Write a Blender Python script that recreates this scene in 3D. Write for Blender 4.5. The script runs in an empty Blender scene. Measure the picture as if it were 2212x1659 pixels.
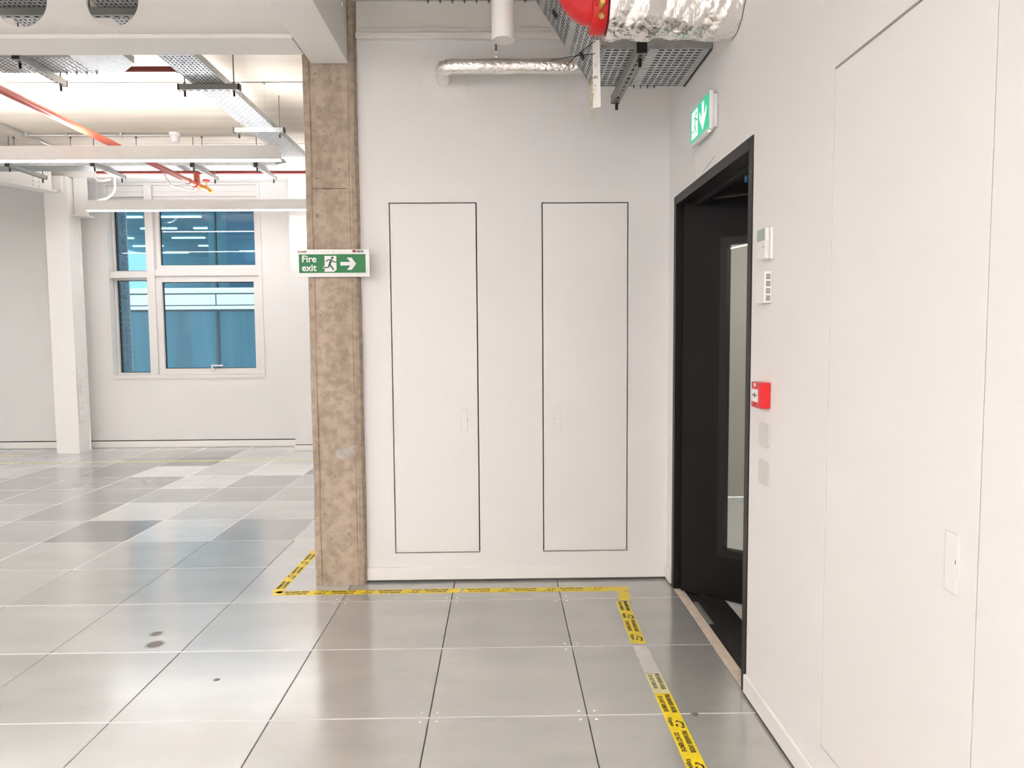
import bpy, bmesh, math, random
from mathutils import Vector, Matrix
random.seed(7)
S = bpy.context.scene
COL = S.collection
PI = math.pi

# ------------------------------------------------------------------ camera, world, exposure
F_PX, YAW, PITCH, ROLL, CAM_H = 1538.87, 0.01429, -0.06784, -0.00773, 1.4383
cy, sy, cp, sp = math.cos(YAW), math.sin(YAW), math.cos(PITCH), math.sin(PITCH)
fw = Vector((sy*cp, cy*cp, sp)); r0 = Vector((cy, -sy, 0)); u0 = r0.cross(fw)
rr = r0*math.cos(ROLL) + u0*math.sin(ROLL); uu = -r0*math.sin(ROLL) + u0*math.cos(ROLL)
cd = bpy.data.cameras.new('camera'); cam = bpy.data.objects.new('camera', cd); COL.objects.link(cam)
cd.sensor_fit = 'HORIZONTAL'; cd.sensor_width = 36.0; cd.lens = 36.0*F_PX/2212.0
cd.clip_start = 0.05; cd.clip_end = 200
m = Matrix((rr, uu, -fw)).transposed().to_4x4(); m.translation = Vector((0, 0, CAM_H)); cam.matrix_world = m
S.camera = cam
W = bpy.data.worlds.new('overcast_sky'); S.world = W; W.use_nodes = True
bg = W.node_tree.nodes['Background']; bg.inputs[0].default_value = (0.78, 0.86, 0.92, 1); bg.inputs[1].default_value = 0.60
S.view_settings.view_transform = 'Standard'; S.view_settings.look = 'None'
S.view_settings.gamma = 1.0; S.view_settings.use_curve_mapping = False
S.view_settings.exposure = 1.5
LAMP_DOWN, LAMP_UP = 26.0, 26.0          # radiance of the linear lamps' lower and upper diffusers
LAMP_COL = (1.0, 0.99, 1.03)

# ------------------------------------------------------------------ main dimensions (metres)
YB, XR, YF, HC = 4.115, 0.965, 9.40, 3.60    # cupboard wall, door wall, window wall, ceiling
TILE, GX, GY = 0.6, -0.886, 3.806            # raised-floor grid
XL, YR = -9.6, -5.2                           # office left wall, rear wall
XO = 3.2                                      # far wall of the room beyond the black door

# ------------------------------------------------------------------ materials
MATS = {}
def mat(name, col=(.8, .8, .8), rough=.5, metal=0., spec=.5, bump=0., bscale=40., var=0., vscale=4., vstretch=(1, 1, 1), coat=0., col2=None, detail=4, emit=None, estr=0., objcol=False, alpha=None):
    if name in MATS: return MATS[name]
    M = bpy.data.materials.new(name); M.use_nodes = True; MATS[name] = M
    nt = M.node_tree; N = nt.nodes; Lk = nt.links; b = N['Principled BSDF']
    b.inputs['Base Color'].default_value = (*col, 1); b.inputs['Roughness'].default_value = rough
    b.inputs['Metallic'].default_value = metal; b.inputs['Specular IOR Level'].default_value = spec
    b.inputs['Coat Weight'].default_value = coat
    if emit:
        b.inputs['Emission Color'].default_value = (*emit, 1); b.inputs['Emission Strength'].default_value = estr
    tc = N.new('ShaderNodeTexCoord'); mp = N.new('ShaderNodeMapping'); mp.inputs['Scale'].default_value = vstretch
    geo = N.new('ShaderNodeNewGeometry')
    Lk.new(geo.outputs['Position'], mp.inputs['Vector'])
    if var > 0 or col2:
        n = N.new('ShaderNodeTexNoise'); n.inputs['Scale'].default_value = vscale; n.inputs['Detail'].default_value = detail
        Lk.new(mp.outputs[0], n.inputs['Vector'])
        rp = N.new('ShaderNodeValToRGB'); rp.color_ramp.elements[0].position = .3; rp.color_ramp.elements[1].position = .7
        c2 = col2 or tuple(min(1, c*(1+var)) for c in col); c1 = col if col2 else tuple(c*(1-var) for c in col)
        rp.color_ramp.elements[0].color = (*c1, 1); rp.color_ramp.elements[1].color = (*c2, 1)
        Lk.new(n.outputs[0], rp.inputs[0]); out = rp.outputs[0]
        if objcol:
            oi = N.new('ShaderNodeObjectInfo'); mx = N.new('ShaderNodeMix'); mx.data_type = 'RGBA'; mx.blend_type = 'MULTIPLY'
            mx.inputs['Factor'].default_value = 1; Lk.new(out, mx.inputs[6]); Lk.new(oi.outputs['Color'], mx.inputs[7]); out = mx.outputs[2]
        Lk.new(out, b.inputs['Base Color'])
    if bump > 0:
        n2 = N.new('ShaderNodeTexNoise'); n2.inputs['Scale'].default_value = bscale; n2.inputs['Detail'].default_value = 5
        Lk.new(mp.outputs[0], n2.inputs['Vector'])
        bp = N.new('ShaderNodeBump'); bp.inputs['Strength'].default_value = bump; bp.inputs['Distance'].default_value = .01
        Lk.new(n2.outputs[0], bp.inputs['Height']); Lk.new(bp.outputs[0], b.inputs['Normal'])
    return M
def glass(name, tint, fac=.12, rough=0.):
    M = bpy.data.materials.new(name); M.use_nodes = True; nt = M.node_tree; N = nt.nodes; N.clear()
    o = N.new('ShaderNodeOutputMaterial'); mx = N.new('ShaderNodeMixShader'); t = N.new('ShaderNodeBsdfTransparent'); g = N.new('ShaderNodeBsdfGlossy')
    fr = N.new('ShaderNodeFresnel'); fr.inputs[0].default_value = 1.45
    t.inputs[0].default_value = (*tint, 1); g.inputs['Roughness'].default_value = rough
    nt.links.new(fr.outputs[0], mx.inputs[0])
    nt.links.new(t.outputs[0], mx.inputs[1]); nt.links.new(g.outputs[0], mx.inputs[2]); nt.links.new(mx.outputs[0], o.inputs[0])
    MATS[name] = M; return M

M_wall = mat('wall_paint', (.81, .793, .783), .55, spec=.3, bump=.02, bscale=180)
M_wallg = mat('office_wall_paint', (.76, .75, .735), .5, spec=.3, bump=.02, bscale=180)
M_door = mat('door_paint', (.82, .80, .785), .42, spec=.4)
M_ceil = mat('ceiling_soffit', (.66, .585, .48), .6, var=.09, vscale=2.2, vstretch=(.25, 5, 1), bump=.03, bscale=30)
M_dark = mat('gap_black', (.02, .018, .016), .8)
M_steelw = mat('white_steel_paint', (.84, .82, .785), .38, spec=.45)
M_colw = mat('white_column_paint', (.86, .85, .83), .35, spec=.45)
M_trim = mat('skirting_paint', (.84, .82, .79), .35, spec=.45)
M_tile = mat('floor_panel_steel', (.53, .53, .525), .19, metal=.38, spec=1.0, var=.06, vscale=2.4, vstretch=(1, 2.2, 1), bump=.012, bscale=9, objcol=True, detail=8)
def scuffs():
    nt = M_tile.node_tree; N = nt.nodes; b = N['Principled BSDF']; g = N.new('ShaderNodeNewGeometry')
    mp = N.new('ShaderNodeMapping'); mp.inputs['Rotation'].default_value = (0, 0, .5); mp.inputs['Scale'].default_value = (1, 4, 1); nt.links.new(g.outputs['Position'], mp.inputs[0])
    n = N.new('ShaderNodeTexNoise'); n.inputs['Scale'].default_value = 5; n.inputs['Detail'].default_value = 9; n.inputs['Roughness'].default_value = .65; nt.links.new(mp.outputs[0], n.inputs['Vector'])
    rp = N.new('ShaderNodeValToRGB'); rp.color_ramp.elements[0].position = .52; rp.color_ramp.elements[1].position = .78; rp.color_ramp.elements[0].color = (0, 0, 0, 1); rp.color_ramp.elements[1].color = (.20, .20, .20, 1); nt.links.new(n.outputs[0], rp.inputs[0])
    mx = N.new('ShaderNodeMix'); mx.data_type = 'RGBA'; old = b.inputs['Base Color'].links[0].from_socket; nt.links.new(rp.outputs[0], mx.inputs[0]); nt.links.new(old, mx.inputs[6]); mx.inputs[7].default_value = (.62, .62, .61, 1); nt.links.new(mx.outputs[2], b.inputs['Base Color'])
scuffs()
M_joint = mat('joint_pale', (.74, .73, .71), .7)
M_under = mat('void_grey', (.07, .067, .063), .8)
M_galv = mat('galvanised_steel', (.50, .52, .52), .42, metal=.75, var=.12, vscale=22)
M_galvd = mat('slotted_channel_zinc', (.34, .34, .32), .45, metal=.8)
M_rod = mat('threaded_rod_zinc', (.22, .21, .2), .45, metal=.8)
M_blackcap = mat('black_plastic', (.012, .012, .012), .5)
M_foil = mat('aluminium_foil', (.92, .90, .87), .26, metal=1., bump=.5, bscale=34)
M_redpipe = mat('red_sprinkler_paint', (.42, .075, .04), .35, spec=.5)
M_reddark = mat('dark_red_oxide_paint', (.20, .022, .014), .45)
M_red = mat('red_gloss_paint', (.62, .012, .016), .30, spec=.5)
M_brass = mat('brass', (.72, .45, .14), .3, metal=.9)
M_black = mat('black_door_laminate', (.0085, .0072, .0066), .5, spec=.16)
M_blackf = mat('black_frame_paint', (.011, .0095, .0085), .4, spec=.25)
M_whitep = mat('white_plastic', (.83, .82, .80), .35)
M_greyp = mat('grey_plate', (.66, .62, .59), .4)
M_lcd = mat('lcd_grey_green', (.36, .42, .38), .25)
def lampmat(e): return mat('lamp_diffuser_%.1f' % e, (.9, .9, .9), .5, emit=LAMP_COL, estr=e)
M_alu = mat('white_aluminium', (.80, .79, .77), .35)
M_frame = mat('window_frame_coating', (.74, .72, .70), .4)
M_glass = glass('window_glass', (.86, .95, .97))
M_glassd = glass('vision_panel_glass', (.92, .93, .9))
M_gasket = mat('black_gasket', (.01, .01, .012), .6)
M_chrome = mat('chrome', (.8, .8, .8), .15, metal=1.)
M_green = mat('sign_green', (.003, .175, .045), .4)
M_greend = mat('sign_running_figure_green', (.008, .09, .028), .4)
M_signw = mat('sign_white', (.88, .87, .85), .4)
M_ink = mat('black_ink', (.012, .011, .01), .6)
M_inkr = mat('red_ink', (.45, .03, .02), .6)
M_exitg = mat('lit_exit_green', (.0, .3, .15), .4, emit=(.05, .62, .36), estr=.25)
M_exitw = mat('lit_exit_white', (.9, .9, .9), .4, emit=(.9, 1., .95), estr=.33)
M_yellow = mat('yellow_tape', (.80, .60, .015), .38, var=.08, vscale=12)
M_worn = mat('worn_pale_tape', (.66, .645, .60), .5, var=.06, vscale=20)
M_pale = mat('pale_yellow_tape', (.70, .67, .30), .5)
M_plank = mat('dark_oak_plank', (.022, .018, .015), .5, var=.5, vscale=14, vstretch=(6, .6, 1), bump=.1, bscale=60)
M_thresh = mat('raw_timber_strip', (.76, .64, .52), .6, var=.15, vscale=20)
M_cream = mat('next_room_paint', (.62, .585, .51), .6)
M_stain = mat('floor_stain', (.17, .145, .12), .4, metal=.2, spec=.5)
M_stain2 = mat('floor_stain_halo', (.45, .445, .435), .24, metal=.35, spec=1.)
M_conduit = mat('conduit_galvanised', (.55, .54, .51), .4, metal=.6)
M_cable = mat('white_cable', (.82, .81, .78), .45)
M_cord = mat('green_yellow_cord', (.5, .42, .12), .5)
M_brick = mat('blue_grey_brick', (.09, .15, .20), .8, var=.2, vscale=9)
M_mortar = mat('mortar_pale', (.30, .38, .43), .9)
M_span = mat('white_spandrel', (.90, .91, .92), .4)
M_facdark = mat('dark_mullion', (.05, .08, .10), .4)
M_facglass = mat('teal_glass_panel', (.05, .185, .255), .12, spec=.6, var=.22, vscale=.8, vstretch=(3, 1, .18))
M_offwall = mat('far_office_lining', (.30, .46, .50), .7, var=.1, vscale=1.)
M_offcol = mat('far_office_pale_column', (.42, .56, .55), .6)
M_offlamp = mat('far_office_lamp', (.9, .9, .9), .5, emit=(.95, 1, 1), estr=1.6)
M_blue = mat('blue_plastic', (.02, .2, .5), .4)
# board-marked concrete
def concrete():
    M = bpy.data.materials.new('board_marked_concrete'); M.use_nodes = True; MATS['concrete'] = M
    nt = M.node_tree; N = nt.nodes; Lk = nt.links; b = N['Principled BSDF']; b.inputs['Roughness'].default_value = .75; b.inputs['Specular IOR Level'].default_value = .25
    g = N.new('ShaderNodeNewGeometry'); mp = N.new('ShaderNodeMapping'); mp.inputs['Scale'].default_value = (3.2, 3.2, .8); Lk.new(g.outputs['Position'], mp.inputs[0])
    def noise(sc, dt, src): n = N.new('ShaderNodeTexNoise'); n.inputs['Scale'].default_value = sc; n.inputs['Detail'].default_value = dt; Lk.new(src, n.inputs['Vector']); return n.outputs[0]
    def ramp(src, p0, c0, p1, c1):
        r = N.new('ShaderNodeValToRGB'); r.color_ramp.elements[0].position = p0; r.color_ramp.elements[1].position = p1
        r.color_ramp.elements[0].color = (*c0, 1); r.color_ramp.elements[1].color = (*c1, 1); Lk.new(src, r.inputs[0]); return r.outputs[0]
    def mul(a, c):
        x = N.new('ShaderNodeMix'); x.data_type = 'RGBA'; x.blend_type = 'MULTIPLY'; x.inputs[0].default_value = 1; Lk.new(a, x.inputs[6]); Lk.new(c, x.inputs[7]); return x.outputs[2]
    base = ramp(noise(2.6, 9, mp.outputs[0]), .32, (.375, .300, .230), .68, (.46, .375, .295))
    fine = ramp(noise(26, 8, g.outputs['Position']), .35, (.80, .79, .78), .6, (1.06, 1.06, 1.06))
    pits = ramp(noise(60, 3, g.outputs['Position']), .27, (.45, .42, .4), .33, (1, 1, 1))
    out = mul(mul(base, fine), pits); Lk.new(out, b.inputs['Base Color'])
    bp = N.new('ShaderNodeBump'); bp.inputs['Strength'].default_value = .35; bp.inputs['Distance'].default_value = .006
    Lk.new(noise(30, 8, g.outputs['Position']), bp.inputs['Height']); Lk.new(bp.outputs[0], b.inputs['Normal'])
    return M
M_conc = concrete()
# foil with crumple: voronoi bump added
def foil():
    M = M_foil; nt = M.node_tree; N = nt.nodes; b = N['Principled BSDF']
    g = N.new('ShaderNodeNewGeometry'); v = N.new('ShaderNodeTexVoronoi'); v.inputs['Scale'].default_value = 30; v.feature = 'DISTANCE_TO_EDGE'
    bp = N.new('ShaderNodeBump'); bp.inputs['Strength'].default_value = .30; bp.inputs['Distance'].default_value = .02
    nt.links.new(g.outputs['Position'], v.inputs['Vector']); nt.links.new(v.outputs['Distance'], bp.inputs['Height'])
    old = [n for n in N if n.type == 'BUMP' and n is not bp][0]; nt.links.new(old.outputs[0], bp.inputs['Normal']); nt.links.new(bp.outputs[0], b.inputs['Normal'])
foil()

# ------------------------------------------------------------------ object helpers
ORG = {}
def tag(o, label, cat, group=None, kind=None):
    o['label'] = label; o['category'] = cat
    if group: o['group'] = group
    if kind: o['kind'] = kind
    return o
def thing(name, loc, label, cat, group=None, kind=None):
    o = bpy.data.objects.new(name, None); COL.objects.link(o); o.location = loc; ORG[o.name] = Vector(loc); o.empty_display_size = .05
    return tag(o, label, cat, group, kind)
def smooth_path(pts, n=6):
    P = [Vector(p) for p in pts]; P = [P[0]*2-P[1]]+P+[P[-1]*2-P[-2]]; out = []
    for i in range(1, len(P)-2):
        for k in range(n):
            t = k/n; a, b, c, d = P[i-1:i+3]
            out.append(.5*((2*b)+(c-a)*t+(2*a-5*b+4*c-d)*t*t+(3*b-a-3*c+d)*t**3))
    return out+[P[-2]]
class MB:
    def __init__(s): s.v = []; s.f = []
    def add(s, vs, fs):
        n = len(s.v); s.v += [Vector(x) for x in vs]; s.f += [tuple(i+n for i in f) for f in fs]; return s
    def box(s, x0, x1, y0, y1, z0, z1):
        return s.add([(x0, y0, z0), (x1, y0, z0), (x1, y1, z0), (x0, y1, z0), (x0, y0, z1), (x1, y0, z1), (x1, y1, z1), (x0, y1, z1)],
                     [(0, 3, 2, 1), (4, 5, 6, 7), (0, 1, 5, 4), (1, 2, 6, 5), (2, 3, 7, 6), (3, 0, 4, 7)])
    def quad(s, *p): return s.add(p, [tuple(range(len(p)))])
    def prism(s, pts, d):        # polygon pts (3D) extruded by vector d
        n = len(pts); d = Vector(d); a = [Vector(p) for p in pts]
        return s.add(a+[p+d for p in a], [tuple(range(n-1, -1, -1)), tuple(range(n, 2*n))]+[(i, (i+1) % n, n+(i+1) % n, n+i) for i in range(n)])
    def tube(s, pts, rad, n=12, caps=True):
        P = [Vector(p) for p in pts]; rings = []; up = None
        R = rad if isinstance(rad, (list, tuple)) else [rad]*len(P)
        for i, p in enumerate(P):
            t = (P[min(i+1, len(P)-1)]-P[max(i-1, 0)]).normalized()
            if up is None: up = Vector((0, 0, 1)) if abs(t.z) < .9 else Vector((0, 1, 0))
            a = t.cross(up); 
            if a.length < 1e-5: a = t.orthogonal()
            a.normalize(); up = a.cross(t).normalized()
            rings.append([p+a*math.cos(k*2*PI/n)*R[i]+up*math.sin(k*2*PI/n)*R[i] for k in range(n)])
        vs = [q for r in rings for q in r]; fs = []
        for i in range(len(P)-1):
            for k in range(n): fs.append((i*n+k, i*n+(k+1) % n, (i+1)*n+(k+1) % n, (i+1)*n+k))
        if caps: fs += [tuple(range(n-1, -1, -1)), tuple(range((len(P)-1)*n, len(P)*n))]
        return s.add(vs, fs)
    def lathe(s, c, axis, prof, n=24):      # prof: (distance along axis, radius)
        c = Vector(c); t = Vector(axis).normalized(); a = t.orthogonal().normalized(); b = t.cross(a); vs = []; fs = []
        for d, r in prof: vs += [c+t*d+a*r*math.cos(k*2*PI/n)+b*r*math.sin(k*2*PI/n) for k in range(n)]
        for i in range(len(prof)-1):
            for k in range(n): fs.append((i*n+k, i*n+(k+1) % n, (i+1)*n+(k+1) % n, (i+1)*n+k))
        fs += [tuple(range(n-1, -1, -1)), tuple(range((len(prof)-1)*n, len(prof)*n))]
        return s.add(vs, fs)
    def perf(s, o, eu, ev, nu, nv, su, sv, mode=0):
        # sheet from o spanned by eu (nu cells) x ev (nv cells), one slot per cell (su, sv = hole fraction)
        o, eu, ev = Vector(o), Vector(eu)/nu, Vector(ev)/nv
        for i in range(nu):
            for j in range(nv):
                c = o+eu*i+ev*j
                if mode == 1 and i % 7 == 6 or mode == 2 and i % 2 == 1: 
                    s.add([c, c+eu, c+eu+ev, c+ev], [(0, 1, 2, 3)]); continue
                a, b = (1-su)/2, (1-sv)/2
                if mode == 3 and (i+j) % 2: a, b = .30, .22
                oc = [c, c+eu, c+eu+ev, c+ev]; ic = [c+eu*a+ev*b, c+eu*(1-a)+ev*b, c+eu*(1-a)+ev*(1-b), c+eu*a+ev*(1-b)]
                s.add(oc+ic, [(0, 1, 5, 4), (1, 2, 6, 5), (2, 3, 7, 6), (3, 0, 4, 7)])
        return s
    def build(s, name, material, parent=None, loc=None, bevel=0., smooth=False, solid=0., merge=False, seg=2):
        if parent is not None: L = ORG[parent.name]
        else: L = Vector(loc) if loc is not None else Vector((0, 0, 0))
        me = bpy.data.meshes.new(name); me.from_pydata([tuple(v-L) for v in s.v], [], s.f); me.materials.append(material)
        bm = bmesh.new(); bm.from_mesh(me)
        if merge or solid: bmesh.ops.remove_doubles(bm, verts=bm.verts, dist=1e-5)
        bmesh.ops.recalc_face_normals(bm, faces=bm.faces); bm.to_mesh(me); bm.free()
        if smooth: me.shade_smooth()
        o = bpy.data.objects.new(name, me); COL.objects.link(o); ORG[o.name] = L
        if parent is not None: o.parent = parent
        else: o.location = L
        if solid: md = o.modifiers.new('thickness', 'SOLIDIFY'); md.thickness = solid; md.offset = 0
        if bevel: md = o.modifiers.new('bevel', 'BEVEL'); md.width = bevel; md.segments = seg; md.limit_method = 'ANGLE'; md.angle_limit = .6
        if smooth: md = o.modifiers.new('edges', 'EDGE_SPLIT'); md.split_angle = .7
        return o
def struct(o, label, cat): return tag(o, label, cat, kind='structure')
def holes(mb, A, eu, ev, uv, rects, d):
    # sheet of thickness d with rectangular openings: uv = (u0,u1,v0,v1), rects likewise
    A, eu, ev, d = Vector(A), Vector(eu), Vector(ev), Vector(d)
    us = sorted(set([uv[0], uv[1]]+[x for r in rects for x in r[:2]])); vs = sorted(set([uv[2], uv[3]]+[x for r in rects for x in r[2:]]))
    P = lambda u, v: A+eu*u+ev*v
    def solid(i, j):
        if i < 0 or j < 0 or i >= len(us)-1 or j >= len(vs)-1: return False
        u, v = (us[i]+us[i+1])/2, (vs[j]+vs[j+1])/2
        return not any(r[0] < u < r[1] and r[2] < v < r[3] for r in rects)
    for i in range(len(us)-1):
        for j in range(len(vs)-1):
            if not solid(i, j): continue
            a, b, c, e = P(us[i], vs[j]), P(us[i+1], vs[j]), P(us[i+1], vs[j+1]), P(us[i], vs[j+1])
            mb.quad(a, b, c, e); mb.quad(a+d, b+d, c+d, e+d)
            if not solid(i-1, j): mb.quad(a, e, e+d, a+d)
            if not solid(i+1, j): mb.quad(b, c, c+d, b+d)
            if not solid(i, j-1): mb.quad(a, b, b+d, a+d)
            if not solid(i, j+1): mb.quad(e, c, c+d, e+d)
    return mb
def text(name, body, size, material, parent, o, ux, uy, align='LEFT', bold=0., res=2, sx=1.):
    cu = bpy.data.curves.new(name, 'FONT'); cu.body = body; cu.size = size; cu.align_x = align; cu.resolution_u = res; cu.offset = bold; cu.space_line = .92
    t = bpy.data.objects.new(name, cu); me = bpy.data.meshes.new_from_object(t); bpy.data.objects.remove(t)
    ux, uy, o = Vector(ux), Vector(uy), Vector(o); L = ORG[parent.name]
    for v in me.vertices: v.co = o+ux*v.co.x*sx+uy*v.co.y-L
    me.materials.clear(); me.materials.append(material); me.name = name
    ob = bpy.data.objects.new(name, me); COL.objects.link(ob); ob.parent = parent; ORG[ob.name] = L
    return ob

# ================================================================== THE SETTING
# floor: void base, light joint fillers, lift-out panels
fl = struct(MB().box(XL, XR+.03, YR, YF+.1, -.06, -.032).build('floor', M_under), 'grey raised access floor of square metal panels across office and lobby', 'floor')
def tile(x0, x1, y0, y1, shade, name='floor_tile'):
    b = .0022; shade = shade**1.5
    g = .0016
    x0 += g; x1 -= g; y0 += g; y1 -= g
    v = [(x0, y0, -.03), (x1, y0, -.03), (x1, y1, -.03), (x0, y1, -.03), (x0, y0, -b), (x1, y0, -b), (x1, y1, -b), (x0, y1, -b), (x0+b, y0+b, 0), (x1-b, y0+b, 0), (x1-b, y1-b, 0), (x0+b, y1-b, 0)]
    f = [(8, 9, 10, 11), (4, 5, 9, 8), (5, 6, 10, 9), (6, 7, 11, 10), (7, 4, 8, 11), (0, 1, 5, 4), (1, 2, 6, 5), (2, 3, 7, 6), (3, 0, 4, 7)]
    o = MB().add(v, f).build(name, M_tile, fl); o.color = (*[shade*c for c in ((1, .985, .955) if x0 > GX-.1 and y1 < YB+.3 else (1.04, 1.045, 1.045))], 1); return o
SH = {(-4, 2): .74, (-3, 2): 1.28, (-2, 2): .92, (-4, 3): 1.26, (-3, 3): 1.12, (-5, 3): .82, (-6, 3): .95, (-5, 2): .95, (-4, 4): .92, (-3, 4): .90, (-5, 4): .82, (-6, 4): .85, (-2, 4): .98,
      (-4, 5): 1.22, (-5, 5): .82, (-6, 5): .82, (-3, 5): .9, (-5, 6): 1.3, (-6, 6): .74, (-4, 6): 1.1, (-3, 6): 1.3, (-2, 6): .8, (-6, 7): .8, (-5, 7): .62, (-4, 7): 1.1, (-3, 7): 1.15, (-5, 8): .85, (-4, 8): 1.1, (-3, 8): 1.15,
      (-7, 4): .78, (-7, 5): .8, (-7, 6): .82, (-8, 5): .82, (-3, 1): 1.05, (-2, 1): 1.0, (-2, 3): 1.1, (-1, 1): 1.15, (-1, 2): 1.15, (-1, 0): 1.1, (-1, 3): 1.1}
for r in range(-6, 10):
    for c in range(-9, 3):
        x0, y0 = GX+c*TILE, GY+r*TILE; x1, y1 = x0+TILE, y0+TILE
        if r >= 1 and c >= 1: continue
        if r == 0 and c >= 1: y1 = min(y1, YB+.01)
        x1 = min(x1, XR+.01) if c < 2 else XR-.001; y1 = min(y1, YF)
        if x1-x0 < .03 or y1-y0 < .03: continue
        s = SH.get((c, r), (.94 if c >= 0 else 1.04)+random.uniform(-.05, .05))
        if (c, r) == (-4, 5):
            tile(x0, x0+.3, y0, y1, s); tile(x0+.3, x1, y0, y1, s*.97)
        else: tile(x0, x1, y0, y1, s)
for x0, x1, y0, y1 in ((XL, GX-9*TILE, YR, YF), (GX-9*TILE, XR+.02, YR, GY-6*TILE)):
    tile(x0, x1, y0, y1, 1., 'floor_panel_field')
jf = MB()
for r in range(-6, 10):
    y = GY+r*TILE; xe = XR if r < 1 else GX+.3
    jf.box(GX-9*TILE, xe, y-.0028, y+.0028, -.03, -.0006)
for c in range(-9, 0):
    x = GX+c*TILE; jf.box(x-.0034, x+.0034, GY+1.0*TILE if c < -2 else GY+2*TILE, YF, -.03, -.0005)  # pale strips in the farther joints only; nearer ones stay open
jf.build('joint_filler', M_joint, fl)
for sx_, sy_ in ((GX+2*TILE, GY-2*TILE), (GX+TILE, GY-2*TILE), (GX+2*TILE, GY), (GX+TILE, GY), (GX, GY), (GX+2*TILE, GY-TILE)):
    for dx in (-.03, .03):
        for dy in (-.03, .03):
            MB().lathe((sx_+dx, sy_+dy, -.0005), (0, 0, 1), [(0, .006), (.0012, .006), (.0016, .004)], 10).build('screw_head', M_joint, fl)
for px_, py_, a, b in ((-1.695, 3.41, .027, 0), (-1.643, 3.288, .038, 0)):
    MB().lathe((px_, py_, 0), (0, 0, 1), [(0, a+.009), (.0004, a+.007)], 24).build('stain_halo', M_stain2, fl)
    MB().lathe((px_, py_, 0), (0, 0, 1), [(0, a), (.0008, a-.004)], 24).build('stain', M_stain, fl)
MB().lathe((-1.213, 2.931, 0), (0, 0, 1), [(0, .014), (.0008, .012)], 9).build('stain', M_stain, fl)
MB().lathe((1.02-.30, 2.60, 0), (0, 0, 1), [(0, .016), (.0012, .013)], 12).build('screw_head', M_galvd, fl)

# ceiling in soffit panels with open joints
ce = struct(MB().box(XL, XR+.03, YR, YF+.1, HC+.03, HC+.12).build('ceiling', M_dark), 'beige board soffit with dark open joints over the office', 'ceiling')
ys = [YR, -3.55, -1.6, .36, 2.31, 4.27, 6.235, 8.165, YF+.1]
for a, b in zip(ys[:-1], ys[1:]): MB().box(XL, XR+.03, a+.011, b-.011, HC, HC+.028).build('ceiling_panel', M_ceil, ce)

# cupboard wall
XW0 = -.80
D1 = (-.634, -.135, .167, 2.197); D2 = (.235, .732, .167, 2.194)
mb = holes(MB(), (0, YB, 0), (1, 0, 0), (0, 0, 1), (XW0-.06, XR+.02, .0, HC), [D1, D2], (0, .12, 0))
wb = struct(mb.build('wall_back', M_wall), 'white painted wall holding two tall flush cupboard doors', 'wall')
def flush_door(name, R, hx, label):
    g = .0065
    t = thing(name, ((R[0]+R[1])/2, YB, R[2]), label, 'door', 'flush riser cupboard doors', 'structure')
    MB().box(R[0]+g, R[1]-g, YB+.001, YB+.042, R[2]+g, R[3]-g).build('door_leaf', M_door, t, bevel=.0012)
    rim = MB()
    holes(rim, (0, YB+.03, 0), (1, 0, 0), (0, 0, 1), (R[0]-.02, R[1]+.02, R[2]-.02, R[3]+.02), [(R[0]+.015, R[1]-.015, R[2]+.015, R[3]-.015)], (0, .012, 0))
    MB().box(R[0]-.03, R[1]+.03, YB+.125, YB+.135, R[2]-.03, R[3]+.03).build('back_board', M_dark, t)
    MB().box(R[0]+.0003, R[1]-.0003, YB+.044, YB+.050, R[2]+.0003, R[3]-.0003).build('gap_shade_sheet', M_dark, t)  # black sheet put in for the shade deep in the door gap
    h0 = .886; h1 = 1.018
    hp = MB(); holes(hp, (hx-.0205, YB-.0006, h0), (1, 0, 0), (0, 0, 1), (0, .041, 0, h1-h0), [(.0012, .0398, .0012, h1-h0-.0012)], (0, .002, 0))
    hd = hp.build('handle_recess_edge', M_greyp, t)
    fp = MB().box(hx-.0188, hx+.0188, YB-.0012, YB+.002, h0+.0016, h1-.0016).build('handle_flap', M_door, t, bevel=.0008)
    MB().box(hx+(.0165 if hx < 0 else -.0195), hx+(.0195 if hx < 0 else -.0165), YB-.0016, YB, .948, .958).build('finger_notch', M_galvd, fp)
    return t
flush_door('door_1', D1, -.2205, 'narrow flush white cupboard door beside the concrete column')
flush_door('door_2', D2, .320, 'narrow flush white cupboard door nearer the black doorway')

# door wall with two openings
OY0, OY1, OZ = 2.745, 3.985, 2.193
D4 = (1.405, 2.090, .178, 2.200)
mb = holes(MB(), (XR, 0, 0), (0, 1, 0), (0, 0, 1), (YR, YF+.3, 0, HC), [(OY0, OY1, 0, OZ), D4], (.16, 0, 0))
struct(mb.build('wall_right', M_wall), 'white painted wall with the black doorway and wall controls', 'wall')
t = thing('door_4', (XR, 1.75, .178), 'wide flush white service door in the wall beside the call point', 'door', None, 'structure')
g = .005
MB().box(XR+.001, XR+.042, D4[0]+g, D4[1]-g*.5, D4[2]+g, D4[3]-g*1.5).build('door_leaf', M_door, t, bevel=.0012)
MB().box(XR+.044, XR+.050, D4[0]+.0005, D4[1]-.0005, D4[2]+.0005, D4[3]-.0005).build('gap_shade_sheet', M_dark, t)  # black sheet standing for the shade in the gap round the leaf
hp = MB(); holes(hp, (XR-.0006, 1.470, .878), (0, 1, 0), (0, 0, 1), (0, .043, 0, .131), [(.0012, .0418, .0012, .1298)], (.002, 0, 0)); hp.build('handle_recess_edge', M_greyp, t)
fp = MB().box(XR-.0012, XR+.002, 1.4716, 1.5114, .8796, 1.0074).build('handle_flap', M_door, t, bevel=.0008)
MB().box(XR-.0017, XR, 1.474, 1.477, .944, .953).build('finger_notch', M_galvd, fp)
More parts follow.
